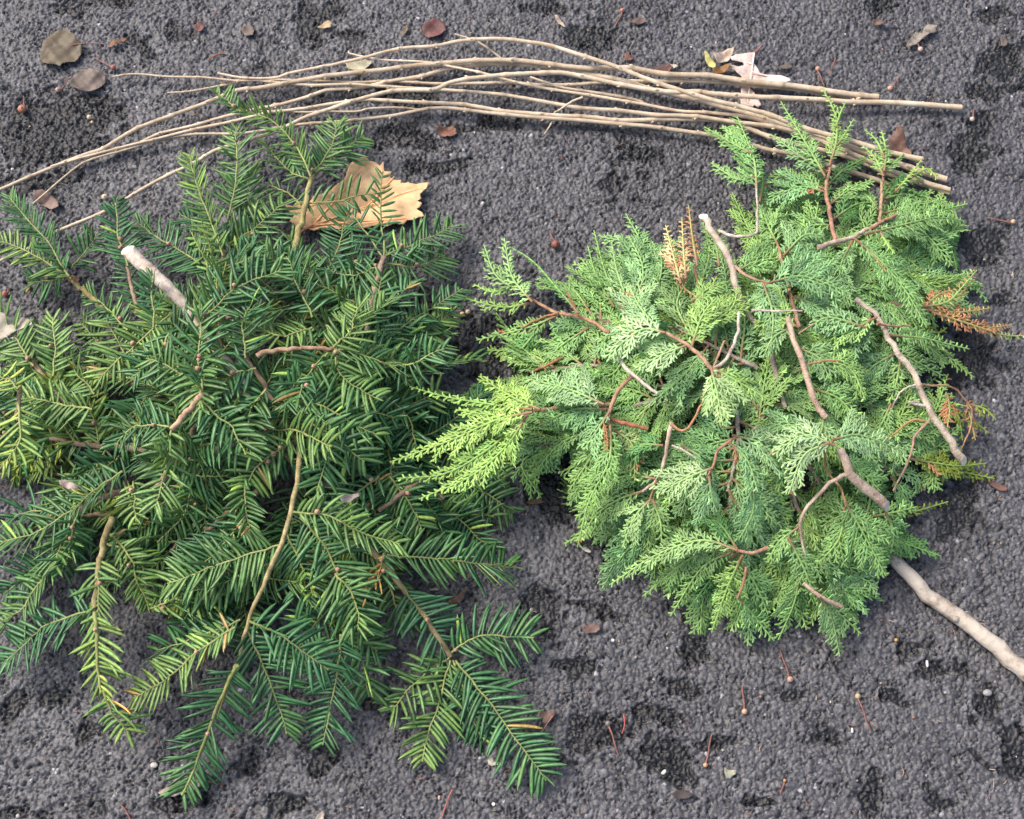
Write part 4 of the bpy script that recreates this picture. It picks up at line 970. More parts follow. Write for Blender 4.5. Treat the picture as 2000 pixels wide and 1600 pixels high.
cedar_branch('cedar branch with withered tan and brown fronds left of the slim grey stem', [(1370, 600), (1362, 550), (1355, 520)], .0016, .0011, (.85, .85), [
  S((1330, 555), (1318, 510), (1300, 440), lay=(.9, .8), W=.018, col=C_TAN, dead=.1, z=.01),
  S((1340, 545), (1335, 490), (1332, 425), lay=(.9, .8), W=.012, col=C_TAN*.7+C_BROWN*.3, dead=.2, z=.012),
  S((1362, 520), (1352, 460), (1345, 402), lay=(.9, .9), W=.009, col=C_BROWN, dead=.3, z=.012),
  S((1320, 520), (1335, 560), (1360, 580), lay=(.9, .9), W=.010, col=C_BROWN),
  S((1365, 560), (1385, 500), (1375, 440), lay=(.7, .7), W=.018),
  S((1350, 590), (1390, 560), (1420, 560), lay=(.9, .9), W=.028, col=C_GREEN*.4+C_YEL*.5),
  S((1380, 640), (1430, 600), (1440, 560), lay=(.9, .9), W=.03, col=C_GREEN*.4+C_YEL*.5),
  S((1340, 640), (1370, 600), (1400, 540), lay=(.9, .9), W=.03, col=C_GREEN*.5+C_YEL*.4)], seed=13, barkcol=(1.3, .8, .5), bark='cedar_twig', zadd=.006)
cedar_branch('cedar branch with the bright yellow-green fan lying over the yew', [(1200, 790), (1130, 795), (1080, 798), (1045, 803)], .0018, .0013, (.75, .7), [
  S((1055, 800), (1000, 775), (935, 735), lay=(.75, .85), W=.032, col=C_YEL, z=.05),
  S((1040, 800), (960, 790), (870, 775), (800, 755), lay=(.8, 1.1), W=.014, col=C_YEL, z=.05),
  S((1040, 805), (970, 820), (880, 860), (762, 903), lay=(.8, 1.6), W=.030, col=C_YEL, z=.055),
  S((1030, 810), (990, 870), (920, 930), (818, 975), lay=(.8, 1.8), W=.026, col=C_YEL*.9+C_GREEN*.1, z=.05),
  S((1010, 830), (950, 880), (870, 925), (775, 935), lay=(.8, 1.7), W=.024, col=C_YEL, z=.05),
  S((1020, 805), (960, 810), (890, 800), lay=(.8, 1.0), W=.030, col=C_YEL, z=.05)], seed=14, barkcol=(1.3, 1.0, .6), bark='cedar_twig', zadd=.008)
cedar_branch('cedar branch with broad blue-green fronds draped over the left of the heap', [(1235, 735), (1210, 760), (1192, 800), (1188, 830)], .0018, .0014, (.95, .95), [
  S((1180, 790), (1110, 760), (1020, 738), lay=(.95, .9), W=.036, col=C_BLUE*.8+C_PALE*.25, z=.010),
  S((1185, 800), (1120, 800), (1055, 830), lay=(.9, .8), W=.034, col=C_BLUE),
  S((1190, 805), (1160, 850), (1140, 880), lay=(.95, .9), W=.032, col=C_BLUE, z=.006),
  S((1150, 840), (1090, 870), (1035, 935), lay=(.7, .5), W=.026, col=C_GREEN),
  S((1180, 850), (1140, 900), (1090, 925), lay=(.6, .5), W=.026, col=C_GREEN),
  S((1192, 830), (1190, 900), (1150, 980), (1128, 1068), lay=(.9, .8), W=.030, col=C_GREEN*.5+C_YEL*.4, z=.01),
  S((1200, 840), (1235, 870), (1240, 940), lay=(.8, .7), W=.026, col=C_GREEN*.8+C_TAN*.2, dead=.12),
  S((1185, 840), (1150, 900), (1110, 960), lay=(.8, .7), W=.026, col=C_GREEN*.6+C_YEL*.3)], seed=15, barkcol=(1.6, 1.0, .6), bark='cedar_twig', zadd=.006,
  twigs=[([(1205, 697), (1225, 722), (1240, 735), (1262, 752), (1285, 768)], .0016, .0012, (1.15, 1.1), GR), ([(1195, 820), (1225, 828), (1265, 838)], .0018, .0016, (.9, .8), (1.1, .6, .45)),
         ([(1035, 728), (1065, 715), (1095, 700)], .0010, .0012, (.5, .5), (1.1, .7, .5))])
cedar_branch("cedar branch with a forked grey and red twig at the heap's lower left", [(1312, 825), (1305, 860), (1298, 900), (1285, 935), (1255, 960)], .0018, .0011, (.95, .8), [
  S((1255, 960), (1210, 975), (1160, 1010), (1140, 1055), lay=(.7, .5), W=.036, col=C_GREEN),
  S((1280, 935), (1220, 930), (1165, 960), lay=(.7, .6), W=.034, col=C_GREEN),
  S((1272, 975), (1240, 1010), (1215, 1070), lay=(.8, .7), W=.024, col=C_PALE*.3+C_GREEN*.7, z=.006),
  S((1275, 975), (1290, 1020), (1292, 1060), lay=(.8, .7), W=.020, col=C_GREEN, z=.008),
  S((1295, 870), (1250, 870), (1240, 900), lay=(.8, .8), W=.03, col=C_DARK*1.3),
  S((1300, 940), (1340, 950), (1330, 1010), lay=(.6, .6), W=.03, col=C_BLUE),
  S((1330, 870), (1370, 900), (1340, 960), lay=(.7, .7), W=.030, col=C_BLUE)], seed=16, barkcol=(1.45, 1.3, 1.2), zadd=.004,
  twigs=[([(1285, 930), (1270, 975)], .0009, .0007, (.95, .85), (1.2, .9, .6)), ([(1310, 830), (1340, 840), (1370, 790), (1375, 760)], .0012, .0008, (1.0, 1.0), (1.2, .85, .55)), ([(1312, 870), (1335, 880), (1358, 895)], .0010, .0008, (.95, .9), GR)])
cedar_branch('cedar branch with a curved orange twig in the middle of the heap front', [(1428, 860), (1402, 880), (1395, 905), (1380, 935)], .0013, .0009, (1.0, .95), [
  S((1390, 915), (1350, 930), (1282, 965), lay=(1.0, .95), W=.034, col=C_PALE*.4+C_BLUE*.6, z=.006),
  S((1385, 930), (1390, 970), (1400, 1000), lay=(1.0, .95), W=.034, col=C_BLUE, z=.006),
  S((1425, 865), (1460, 900), (1480, 960), lay=(1.0, .95), W=.036, col=C_BLUE, z=.004),
  S((1430, 850), (1490, 870), (1500, 930), lay=(1.0, .9), W=.036, col=C_PALE*.3+C_BLUE*.7, z=.004),
  S((1460, 850), (1530, 900), (1520, 960), lay=(.9, .8), W=.034, col=C_GREEN),
  S((1470, 940), (1470, 1000), (1440, 1060), lay=(.9, .7), W=.034, col=C_BLUE)], seed=17, barkcol=(1.6, 1.0, .6), bark='cedar_twig', zadd=.006)
cedar_branch('cedar branch with sprays fanning to the lower left at the bottom of the heap', [(1500, 1070), (1470, 1080), (1442, 1076)], .0016, .0012, (.85, .85), [
  S((1440, 1075), (1370, 1055), (1280, 1085), (1190, 1143), lay=(.85, .5), W=.028, col=C_GREEN*.7+C_PALE*.3, z=.008),
  S((1420, 1072), (1350, 1090), (1255, 1165), lay=(.8, .4), W=.026, col=C_GREEN),
  S((1430, 1078), (1370, 1110), (1310, 1203), lay=(.8, .3), W=.024, col=C_GREEN, z=.004),
  S((1440, 1080), (1390, 1130), (1345, 1190), lay=(.6, .3), W=.022, col=C_DARK*1.4),
  S((1450, 1085), (1420, 1150), (1390, 1235), lay=(.85, .3), W=.024, col=C_GREEN*.6+C_YEL*.4, z=.006),
  S((1440, 1165), (1470, 1200), (1512, 1252), lay=(.6, .2), W=.024, col=C_GREEN, z=.004),
  S((1450, 1100), (1480, 1150), (1500, 1200), lay=(.6, .4), W=.024, col=C_GREEN),
  S((1442, 1076), (1400, 1020), (1340, 1020), lay=(.8, .7), W=.028, col=C_DARK*1.3)], seed=18, barkcol=(1.7, 1.1, .8), bark='cedar_twig', zadd=.004,
  twigs=[([(1457, 1108), (1452, 1140), (1440, 1168)], .0011, .0008, (.9, .8), (1.2, .9, .7))])
cedar_branch('cedar branch with a cut grey stub and the lowest frond of the heap', [(1646, 1186), (1620, 1175), (1595, 1160), (1570, 1140)], .0017, .0013, (.8, .8), [
  S((1600, 1165), (1625, 1210), (1640, 1282), lay=(.8, .3), W=.030, col=C_GREEN*.7+C_PALE*.3, z=.004),
  S((1590, 1150), (1630, 1190), (1682, 1238), lay=(.7, .3), W=.026, col=C_GREEN),
  S((1560, 1130), (1550, 1180), (1520, 1250), lay=(.6, .3), W=.026, col=C_GREEN),
  S((1540, 1050), (1570, 1110), (1590, 1160), lay=(.8, .7), W=.026, col=C_GREEN),
  S((1560, 1100), (1620, 1120), (1672, 1190), lay=(.4, .2), W=.030, col=C_DARK*1.3),
  S((1580, 1130), (1560, 1170), (1575, 1230), lay=(.5, .2), W=.026, col=C_GREEN)], seed=19, barkcol=(1.6, 1.3, 1.2), cutend=True, zadd=.004)
cedar_branch('cedar branch with olive-yellow fronds below the white cut end at the right', [(1700, 930), (1740, 910), (1780, 890)], .0016, .0011, (.35, .3), [
  S((1770, 895), (1830, 905), (1875, 910), (1925, 905), lay=(.35, .2), W=.024, col=C_OLIVE*1.1, z=.004),
  S((1790, 900), (1850, 915), (1942, 935), lay=(.3, .1), W=.022, col=C_OLIVE*1.1),
  S((1780, 880), (1800, 860), (1850, 880), lay=(.3, .2), W=.024, col=C_OLIVE*.5+C_GREEN*.5),
  S((1750, 920), (1790, 930), (1800, 960), lay=(.35, .2), W=.026, col=C_BLUE),
  S((1740, 930), (1770, 980), (1760, 1010), lay=(.35, .2), W=.024, col=C_GREEN),
  S((1730, 1000), (1780, 1000), (1852, 980), lay=(.2, .1), W=.010, col=C_OLIVE),
  S((1720, 850), (1740, 870), (1780, 870), lay=(.5, .4), W=.03, col=C_BLUE)], seed=20, barkcol=(1.3, 1.2, .8), bark='cedar_twig')
cedar_branch('cedar branch with dense pale fronds just right of the slim grey stem', [(1560, 640), (1540, 560), (1520, 480)], .0018, .0012, (.85, .8), [
  S((1520, 480), (1500, 440), (1490, 410), lay=(.8, .7), W=.03),
  S((1530, 500), (1570, 460), (1610, 460), lay=(.85, .8), W=.036, col=C_BLUE),
  S((1535, 530), (1590, 510), (1640, 520), lay=(.9, .85), W=.036, col=C_BLUE, z=.004),
  S((1530, 510), (1490, 490), (1450, 470), lay=(.8, .7), W=.03, col=C_GREEN*.5+C_YEL*.4),
  S((1545, 560), (1500, 570), (1470, 610), lay=(.9, .9), W=.032, col=C_BLUE),
  S((1550, 580), (1600, 600), (1650, 640), lay=(.9, .8), W=.034, col=C_BLUE),
  S((1560, 640), (1520, 620), (1480, 640), lay=(.9, .9), W=.03, col=C_GREEN*.5+C_YEL*.4)], seed=21, barkcol=(1.4, 1.0, .8), bark='cedar_twig', zadd=.002)
# ------------------------------------------------------------------ fallen leaves and bits
def leaf_mesh(name, outline, mats, col, z=.003, curl=.004, cupdir=None, seed=0, parent=None, step=None, ridge=None, thick=.0004, edge_up=0.0):
    rg = np.random.default_rng(seed)
    pts = np.array([P(x, y, z)[:2] for x, y in outline])
    # roughen the outline
    q = []
    nn = len(pts)
    for i in range(nn):
        a, b_ = pts[i], pts[(i+1) % nn]; k = max(1, int(np.linalg.norm(b_-a)/.0022))
        for j in range(k): q.append(a+(b_-a)*j/k+rg.normal(0, .00022, 2))
    q = np.array(q); cen = q.mean(0); ext = np.abs(q-cen).max()
    step = step or max(.0018, ext/12)
    xs = np.arange(q[:, 0].min(), q[:, 0].max(), step); ys = np.arange(q[:, 1].min(), q[:, 1].max(), step)
    inner = [(x+rg.normal(0, step*.1), y+rg.normal(0, step*.1)) for x in xs for y in ys]
    vs = [Vector(p) for p in q]+[Vector(p) for p in inner]
    res = delaunay_2d_cdt(vs, [], [list(range(len(q)))], 1, 1e-6)
    V2 = np.array([tuple(v) for v in res[0]]); F3 = res[2]
    u = (V2-cen)/ext
    ph = rg.random(6)*6.28
    zz = z+curl*(.9*(u[:, 0]*math.cos(ph[0])+u[:, 1]*math.sin(ph[0]))**2+.35*np.sin(4*u[:, 0]+ph[1])*np.cos(3.2*u[:, 1]+ph[2])+.12*np.sin(11*u[:, 0]+ph[3])*np.sin(9*u[:, 1]+ph[4]))
    zz += edge_up*(u**2).sum(1)
    if ridge is not None:
        for (a, b_) in ridge:
            A = P(*a, z)[:2]; Bq = P(*b_, z)[:2]; ab = Bq-A; tt = np.clip(((V2-A)@ab)/(ab@ab), 0, 1)
            dd = np.linalg.norm(V2-(A+tt[:, None]*ab), axis=1); zz -= .0012*np.exp(-(dd/.003)**2)
    zz = np.maximum(zz, .0012)
    V = np.column_stack([V2, zz])
    top = V; bot = V-np.array([0, 0, thick]); n_ = len(V)
    mb = MB()
    tri = np.array([list(f) for f in F3 if len(f) == 3])
    a = V2[tri]; ar = (a[:, 1, 0]-a[:, 0, 0])*(a[:, 2, 1]-a[:, 0, 1])-(a[:, 1, 1]-a[:, 0, 1])*(a[:, 2, 0]-a[:, 0, 0])
    tri[ar < 0] = tri[ar < 0][:, ::-1]
    if max(col) < .56: col = np.array(col)*.62
    cc = np.asarray(col)*np.array([.78, .84, .84])*(1+.10*np.sin(7*u[:, :1]+ph[5])*np.cos(6*u[:, 1:]+ph[1]))
    allv = np.vstack([top, bot]); f = np.vstack([tri, tri[:, ::-1]+n_])
    # rim: boundary edges
    ed = {}
    for t3 in tri:
        for i in range(3):
            k = (t3[i], t3[(i+1) % 3]); ed[k] = 1
    rim = [(a_, b_, b_+n_) for (a_, b_) in ed if (b_, a_) not in ed]; rim2 = [(a_, b_+n_, a_+n_) for (a_, b_) in ed if (b_, a_) not in ed]
    f = np.vstack([f, np.array(rim)[:, ::-1], np.array(rim2)[:, ::-1]])
    mb.add(allv, f, np.vstack([cc, cc*.9]))
    return mb.build(name, mats, parent, origin=(cen[0], cen[1], 0))

def oval(cx, cy, rx, ry, ang=0, n=22, seed=0, point=0.0, rough=.07):
    rg = np.random.default_rng(seed); ca, sa = math.cos(R(ang)), math.sin(R(ang)); o = []
    for i in range(n):
        t = 2*math.pi*i/n; k = 1+rough*rg.standard_normal()
        x = rx*math.cos(t)*k*(1+point*abs(math.cos(t))**6); y = ry*math.sin(t)*k*(1-point*.6*abs(math.cos(t))**2)
        o.append((cx+x*ca-y*sa, cy+x*sa+y*ca))
    return o
def stalk(parent, pts, r, col=(1, 1, 1), z=.003, zz=None, name='stalk', mat='stalk'):
    q = catmull([P(x, y, z if zz is None else zz[i]) for i, (x, y) in enumerate(pts)], 10)
    mb = MB(); tube(mb, q, np.linspace(r, r*.8, 10), 6, col=col); return mb.build(name, M[mat], parent, origin=q[0])

def leaf(label, outline, col, spots=False, st=None, cat='leaf', name='fallen_leaf', ridges=None, **k):
    c = np.mean(outline, axis=0); base = P(c[0], c[1], 0)
    if st is None and ridges is None:
        o = leaf_mesh(name, outline, M['leaf_spot' if spots else 'leaf'], col, **k); tag(o, label, cat); return o
    t = thing(name, label, cat, base)
    leaf_mesh('blade', outline, M['leaf_spot' if spots else 'leaf'], col, parent=t, ridge=ridges, **k)
    if st: stalk(t, st[0], st[1], st[2] if len(st) > 2 else (1, 1, 1), z=k.get('z', .003)+.001)
    if ridges:
        z = k.get('z', .003)
        mb = MB()
        for a, b_ in ridges:
            A, Bq = P(*a, z+.0006), P(*b_, z+.0006); q = np.linspace(A, Bq, 8)
            tube(mb, q, np.linspace(.0008, .0003, 8), 5, col=np.array(col)*1.15)
        mb.build('veins', M['leaf'], t, origin=base)
    return t

syc = [(612, 452), (600, 447), (585, 449), (566, 433), (575, 424), (560, 410), (557, 402), (572, 404), (580, 396), (600, 402), (612, 385), (640, 376), (655, 362), (672, 352), (684, 322), (700, 312), (712, 308), (722, 316), (736, 320), (742, 326), (749, 318), (750, 336), (764, 337), (762, 346), (772, 352), (783, 351), (782, 358), (797, 356), (812, 359), (838, 355), (832, 366), (826, 374), (820, 380), (823, 389), (815, 394), (825, 399), (820, 407), (813, 411), (824, 418), (830, 427), (818, 427), (806, 432), (795, 431), (790, 440), (770, 437), (755, 442), (740, 438), (700, 446), (675, 445), (650, 452), (632, 447)]
leaf('big tan sycamore leaf lying half under the yew shoots', syc, (1.10, .66, .33), z=.008, curl=.005, seed=3, step=.003,
     st=([(612, 440), (590, 452), (572, 470)], .0013, (1.8, 1.6, 1.2)), ridges=[((612, 440), (712, 325)), ((612, 440), (830, 362)), ((612, 440), (822, 424)), ((660, 385), (600, 405)), ((720, 400), (770, 345))])
oak = [(1478, 100), (1472, 106), (1472, 118), (1478, 132), (1486, 142), (1500, 146), (1525, 150), (1540, 156), (1543, 162), (1530, 166), (1500, 164), (1478, 160), (1467, 158), (1466, 168), (1474, 178), (1482, 195), (1487, 205), (1480, 211), (1472, 206), (1468, 213), (1448, 212), (1446, 190), (1448, 160), (1448, 148), (1440, 142), (1430, 136), (1426, 128), (1440, 132), (1452, 130), (1452, 124), (1440, 121), (1428, 120), (1427, 114), (1436, 109), (1450, 108), (1462, 106), (1470, 103)]
leaf('pale pink and cream lobed oak leaf under the stick ends', oak, (.98, .74, .64), z=.005, curl=.005, seed=4, step=.003, cat='oak leaf',
     st=([(1474, 103), (1482, 95), (1488, 88)], .0007, (1.6, 1.2, 1.4)), ridges=[((1473, 104), (1460, 200)), ((1466, 140), (1535, 158)), ((1470, 125), (1432, 115))])
leaf('round olive-brown spotted leaf in the upper left corner', [(112, 64), (130, 63), (146, 72), (154, 82), (161, 92), (158, 105), (152, 115), (147, 121), (136, 122), (126, 125), (119, 134), (110, 128), (96, 130), (84, 124), (78, 112), (77, 100), (84, 86), (96, 74)], (.25, .175, .10), spots=True, seed=5, curl=.005, z=.004, st=([(140, 88), (165, 85), (205, 86)], .0007))
leaf('small curled rust-coloured leaf touching the stalk of the round spotted leaf', [(212, 86), (220, 79), (235, 76), (249, 74), (245, 80), (232, 84), (222, 90), (214, 93)], (.48, .20, .10), seed=6, curl=.003)
leaf('smooth greyish-brown oval leaf below the round spotted leaf', oval(172, 157, 35, 22, -8, seed=7, rough=.03), (.34, .24, .19), seed=7, curl=.005, z=.004)
leaf('pinkish-brown leaf under the thin reddish stick tip at the left', [(68, 375), (85, 373), (100, 382), (116, 396), (118, 408), (104, 412), (88, 404), (74, 396), (66, 386)], (.45, .28, .22), seed=8, curl=.004)
leaf('pale tan curled leaf at the left picture edge', [(-30, 614), (0, 613), (25, 617), (50, 621), (64, 628), (69, 640), (54, 641), (38, 644), (22, 653), (4, 662), (-25, 662)], (.68, .56, .42), seed=9, curl=.008, z=.050)
leaf('red-brown oval leaf above the sticks near the top edge', [(824, 56), (832, 46), (845, 38), (860, 40), (870, 48), (871, 60), (862, 68), (850, 75), (836, 74), (826, 66)], (.33, .12, .10), seed=10, curl=.003)
leaf('small tan leaf fragment left of the red-brown oval leaf', [(784, 66), (788, 54), (797, 46), (800, 52), (794, 62), (790, 70)], (.40, .26, .17), seed=11, curl=.002)
leaf('small pointed tan leaf alone near the top edge', [(620, 55), (630, 46), (643, 40), (649, 46), (646, 54), (632, 56)], (.72, .50, .28), seed=12, curl=.003)
leaf('pale leaf half hidden beneath the sticks', [(673, 122), (690, 116), (708, 114), (726, 120), (722, 130), (712, 137), (692, 138), (680, 134)], (.72, .62, .42), seed=13, curl=.002, z=.003)
leaf('slim tan seed wing near the top edge', [(1083, 31), (1088, 30), (1096, 40), (1104, 52), (1104, 56), (1096, 50), (1087, 42)], (.66, .50, .38), seed=14, curl=.002, cat='seed wing', name='seed_wing')
leaf('narrow brown leaf near the top edge, right of the slim seed wing', [(1225, 44), (1240, 38), (1252, 35), (1262, 40), (1258, 46), (1246, 48), (1236, 46)], (.36, .22, .18), seed=15, curl=.004)
leaf('small rust-red triangular leaf above the middle of the sticks', [(1219, 104), (1225, 104), (1239, 114), (1232, 118), (1222, 120)], (.42, .17, .12), seed=16, curl=.002)
leaf('crumpled red-brown leaf scrap on the asphalt below the sticks', [(852, 252), (862, 250), (872, 248), (884, 246), (890, 254), (892, 264), (880, 270), (870, 268), (858, 264)], (.42, .18, .11), seed=17, curl=.005, spots=True)
leaf('dark red-brown leaf scrap above the sticks, left of the oak leaf', [(1264, 136), (1284, 133), (1296, 128), (1306, 126), (1314, 134), (1308, 140), (1296, 139), (1280, 138)], (.34, .13, .10), seed=18, curl=.003)
leaf('cream leaf flake touching the dark red-brown scrap', [(1305, 126), (1318, 125), (1325, 131), (1316, 134)], (.75, .62, .48), seed=19, curl=.002)
leaf('yellow-green willow-like leaf at the left of the oak leaf', [(1375, 103), (1380, 105), (1392, 117), (1399, 128), (1396, 137), (1386, 130), (1378, 118)], (.75, .66, .22), seed=20, curl=.003, z=.004)
leaf('glossy orange oval leaf tucked beside the oak leaf', [(1390, 140), (1402, 130), (1416, 127), (1428, 130), (1420, 140), (1408, 146), (1394, 147)], (.55, .26, .08), seed=21, curl=.005, z=.005)
leaf('pale lacy crumpled leaf behind the oak leaf', [(1390, 106), (1405, 103), (1420, 100), (1433, 99), (1430, 110), (1424, 118), (1412, 122), (1402, 126), (1394, 116)], (.62, .46, .36), seed=22, curl=.007, z=.004, spots=True)
leaf('brown pointed leaf sticking up behind the right ends of the sticks', [(1750, 253), (1756, 256), (1768, 272), (1778, 295), (1782, 310), (1770, 318), (1745, 310), (1733, 292), (1736, 275)], (.36, .18, .12), seed=23, curl=.008, z=.006, spots=True)
leaf('small brown leaf near the top edge at the right', [(1702, 42), (1712, 38), (1722, 38), (1728, 46), (1718, 50), (1708, 48)], (.42, .24, .19), seed=24, curl=.003)
leaf('crumpled pale grey-tan leaf shreds near the top right', [(1770, 88), (1778, 74), (1788, 62), (1800, 66), (1806, 52), (1814, 45), (1830, 52), (1826, 64), (1812, 70), (1800, 76), (1790, 86), (1778, 92)], (.50, .40, .32), seed=25, curl=.006, spots=True)
leaf('faint tan oval leaf above the right stick end', [(1518, 131), (1530, 126), (1546, 127), (1548, 132), (1532, 135)], (.36, .27, .20), seed=26, curl=.001)
leaf('small brown square leaf scrap at the upper right edge', [(1953, 74), (1962, 70), (1969, 80), (1966, 90), (1956, 90)], (.30, .21, .17), seed=27, curl=.002)
leaf('brown curved leaf on the asphalt between the two heaps', [(876, 1176), (886, 1166), (900, 1158), (910, 1148), (911, 1156), (906, 1168), (896, 1178), (884, 1180)], (.40, .22, .15), seed=28, curl=.004)
leaf('dark brown lens-shaped leaf between the two heaps beside the cedar', [(1028, 982), (1040, 975), (1052, 973), (1068, 980), (1054, 984), (1040, 985)], (.30, .15, .08), seed=29, curl=.003)
leaf('thin pale straw scrap between the two heaps', [(838, 1150), (857, 1150), (857, 1154), (838, 1153)], (.62, .48, .40), seed=30, curl=.001)
leaf('pinkish-brown notched leaf below the gap between the heaps', [(1138, 1230), (1140, 1222), (1152, 1219), (1164, 1218), (1173, 1222), (1172, 1230), (1162, 1236), (1152, 1237), (1144, 1238)], (.42, .24, .20), seed=31, curl=.002)
leaf('brown three-lobed leaf with a pale stalk beside the lowest yew shoots', [(1051, 1392), (1060, 1386), (1066, 1392), (1074, 1387), (1083, 1385), (1084, 1396), (1078, 1403), (1072, 1410), (1066, 1416), (1060, 1410), (1060, 1402), (1053, 1398)], (.42, .23, .18), seed=32, curl=.003, st=([(1082, 1396), (1070, 1412), (1058, 1430)], .0004, (1.8, 1.8, 1.8)))
leaf('crumpled pale pink leaf under the tip of the lowest left yew shoot', [(308, 1548), (325, 1540), (338, 1530), (345, 1515), (352, 1518), (352, 1530), (370, 1524), (388, 1522), (392, 1536), (380, 1545), (360, 1548), (340, 1556), (322, 1556)], (.58, .42, .36), seed=33, curl=.006, spots=True)
leaf('small cream leaf flake near the bottom, right of the yew tips', [(952, 1484), (960, 1480), (964, 1486), (974, 1488), (972, 1494), (960, 1496), (954, 1492)], (.85, .76, .58), seed=34, curl=.003)
leaf('pale flake cropped by the bottom picture edge', [(616, 1602), (620, 1592), (628, 1584), (634, 1588), (632, 1600), (628, 1610)], (.80, .62, .50), seed=35, curl=.003)
leaf('pale yellowish square flake near the bottom right', [(1415, 1499), (1424, 1504), (1436, 1504), (1438, 1512), (1430, 1516), (1426, 1521), (1417, 1519), (1415, 1508)], (.58, .54, .40), seed=36, curl=.002)
leaf('pale triangular flake beside the lower left of the cedar heap', [(1144, 1062), (1150, 1072), (1156, 1080), (1150, 1082), (1142, 1077), (1136, 1072)], (.66, .60, .52), seed=37, curl=.003)
leaf('flat reddish bark chip right of the olive cedar fronds', [(1926, 932), (1938, 940), (1958, 948), (1968, 952), (1965, 960), (1950, 957), (1936, 948), (1930, 942)], (.38, .18, .13), seed=38, curl=.001, thick=.002, cat='bark chip', name='bark_chip')
leaf('faint brown leaf stain-like scrap near the bottom, left of the pale yellowish flake', [(1310, 1550), (1325, 1543), (1345, 1545), (1356, 1552), (1345, 1560), (1325, 1562)], (.16, .11, .10), seed=39, curl=.001)
leaf('small oval white seed near the bottom', oval(1297, 1508, 6, 4, -40, seed=40, n=12, rough=.02), (.85, .88, .75), seed=40, curl=.001, cat='seed', name='seed')
leaf('rust leaf scrap right of the round leaf at the top left', oval(390, 53, 10, 9, 0, seed=41), (.38, .13, .11), seed=41, curl=.002)
leaf('faded round tan scrap near the top, left of the pointed tan leaf', oval(485, 60, 12, 11, 0, seed=42), (.32, .22, .17), seed=42, curl=.001, spots=True)
leaf('withered red-brown scrap lying on the big tan leaf edge below the left yew tip', [(132, 540), (144, 538), (156, 545), (158, 552), (146, 556), (134, 552)], (.50, .18, .09), seed=43, curl=.004)
leaf('curled grey-pink dead leaf caught on the right of the yew heap', [(662, 973), (672, 968), (690, 965), (703, 962), (702, 970), (692, 975), (682, 982), (668, 980)], (.58, .44, .40), seed=44, curl=.006, z=.078)
leaf('curled pale pink dead leaf caught on the left of the yew heap', [(117, 940), (128, 938), (145, 945), (156, 952), (150, 958), (132, 954), (120, 950)], (.66, .48, .40), seed=45, curl=.006, z=.06)

BG = 'small dry berries on stalks scattered on the asphalt'
def berry(label, b, st, r=.0022, col=(.62, .34, .22), scol=(1, 1, 1), shaggy=False):
    c = P(*b, 0); t = thing('berry', label, 'berry', (c[0], c[1], 0), BG)
    mb = MB(); q = np.array([c[0], c[1], r*.95+.0006]); ball(mb, q, r, 12, col=col, sq=(1, 1, .92)); ball(mb, q+np.array([r*.25, -r*.2, r*.82]), r*.22, 6, col=np.array(col)*.45)
    mb.build('fruit', M['berry'], t, origin=(c[0], c[1], 0))
    if st:
        pts = [P(*b, r), P((b[0]*2+st[0])/3+1.5, (b[1]*2+st[1])/3, r*1.1), P((b[0]+2*st[0])/3, (b[1]+2*st[1])/3, .0022), P(*st, .0016)]
        mb = MB(); tube(mb, catmull(pts, 10), np.linspace(.00075, .0005, 10), 6, col=scol); mb.build('stalk', M['stalk'], t, origin=pts[0])
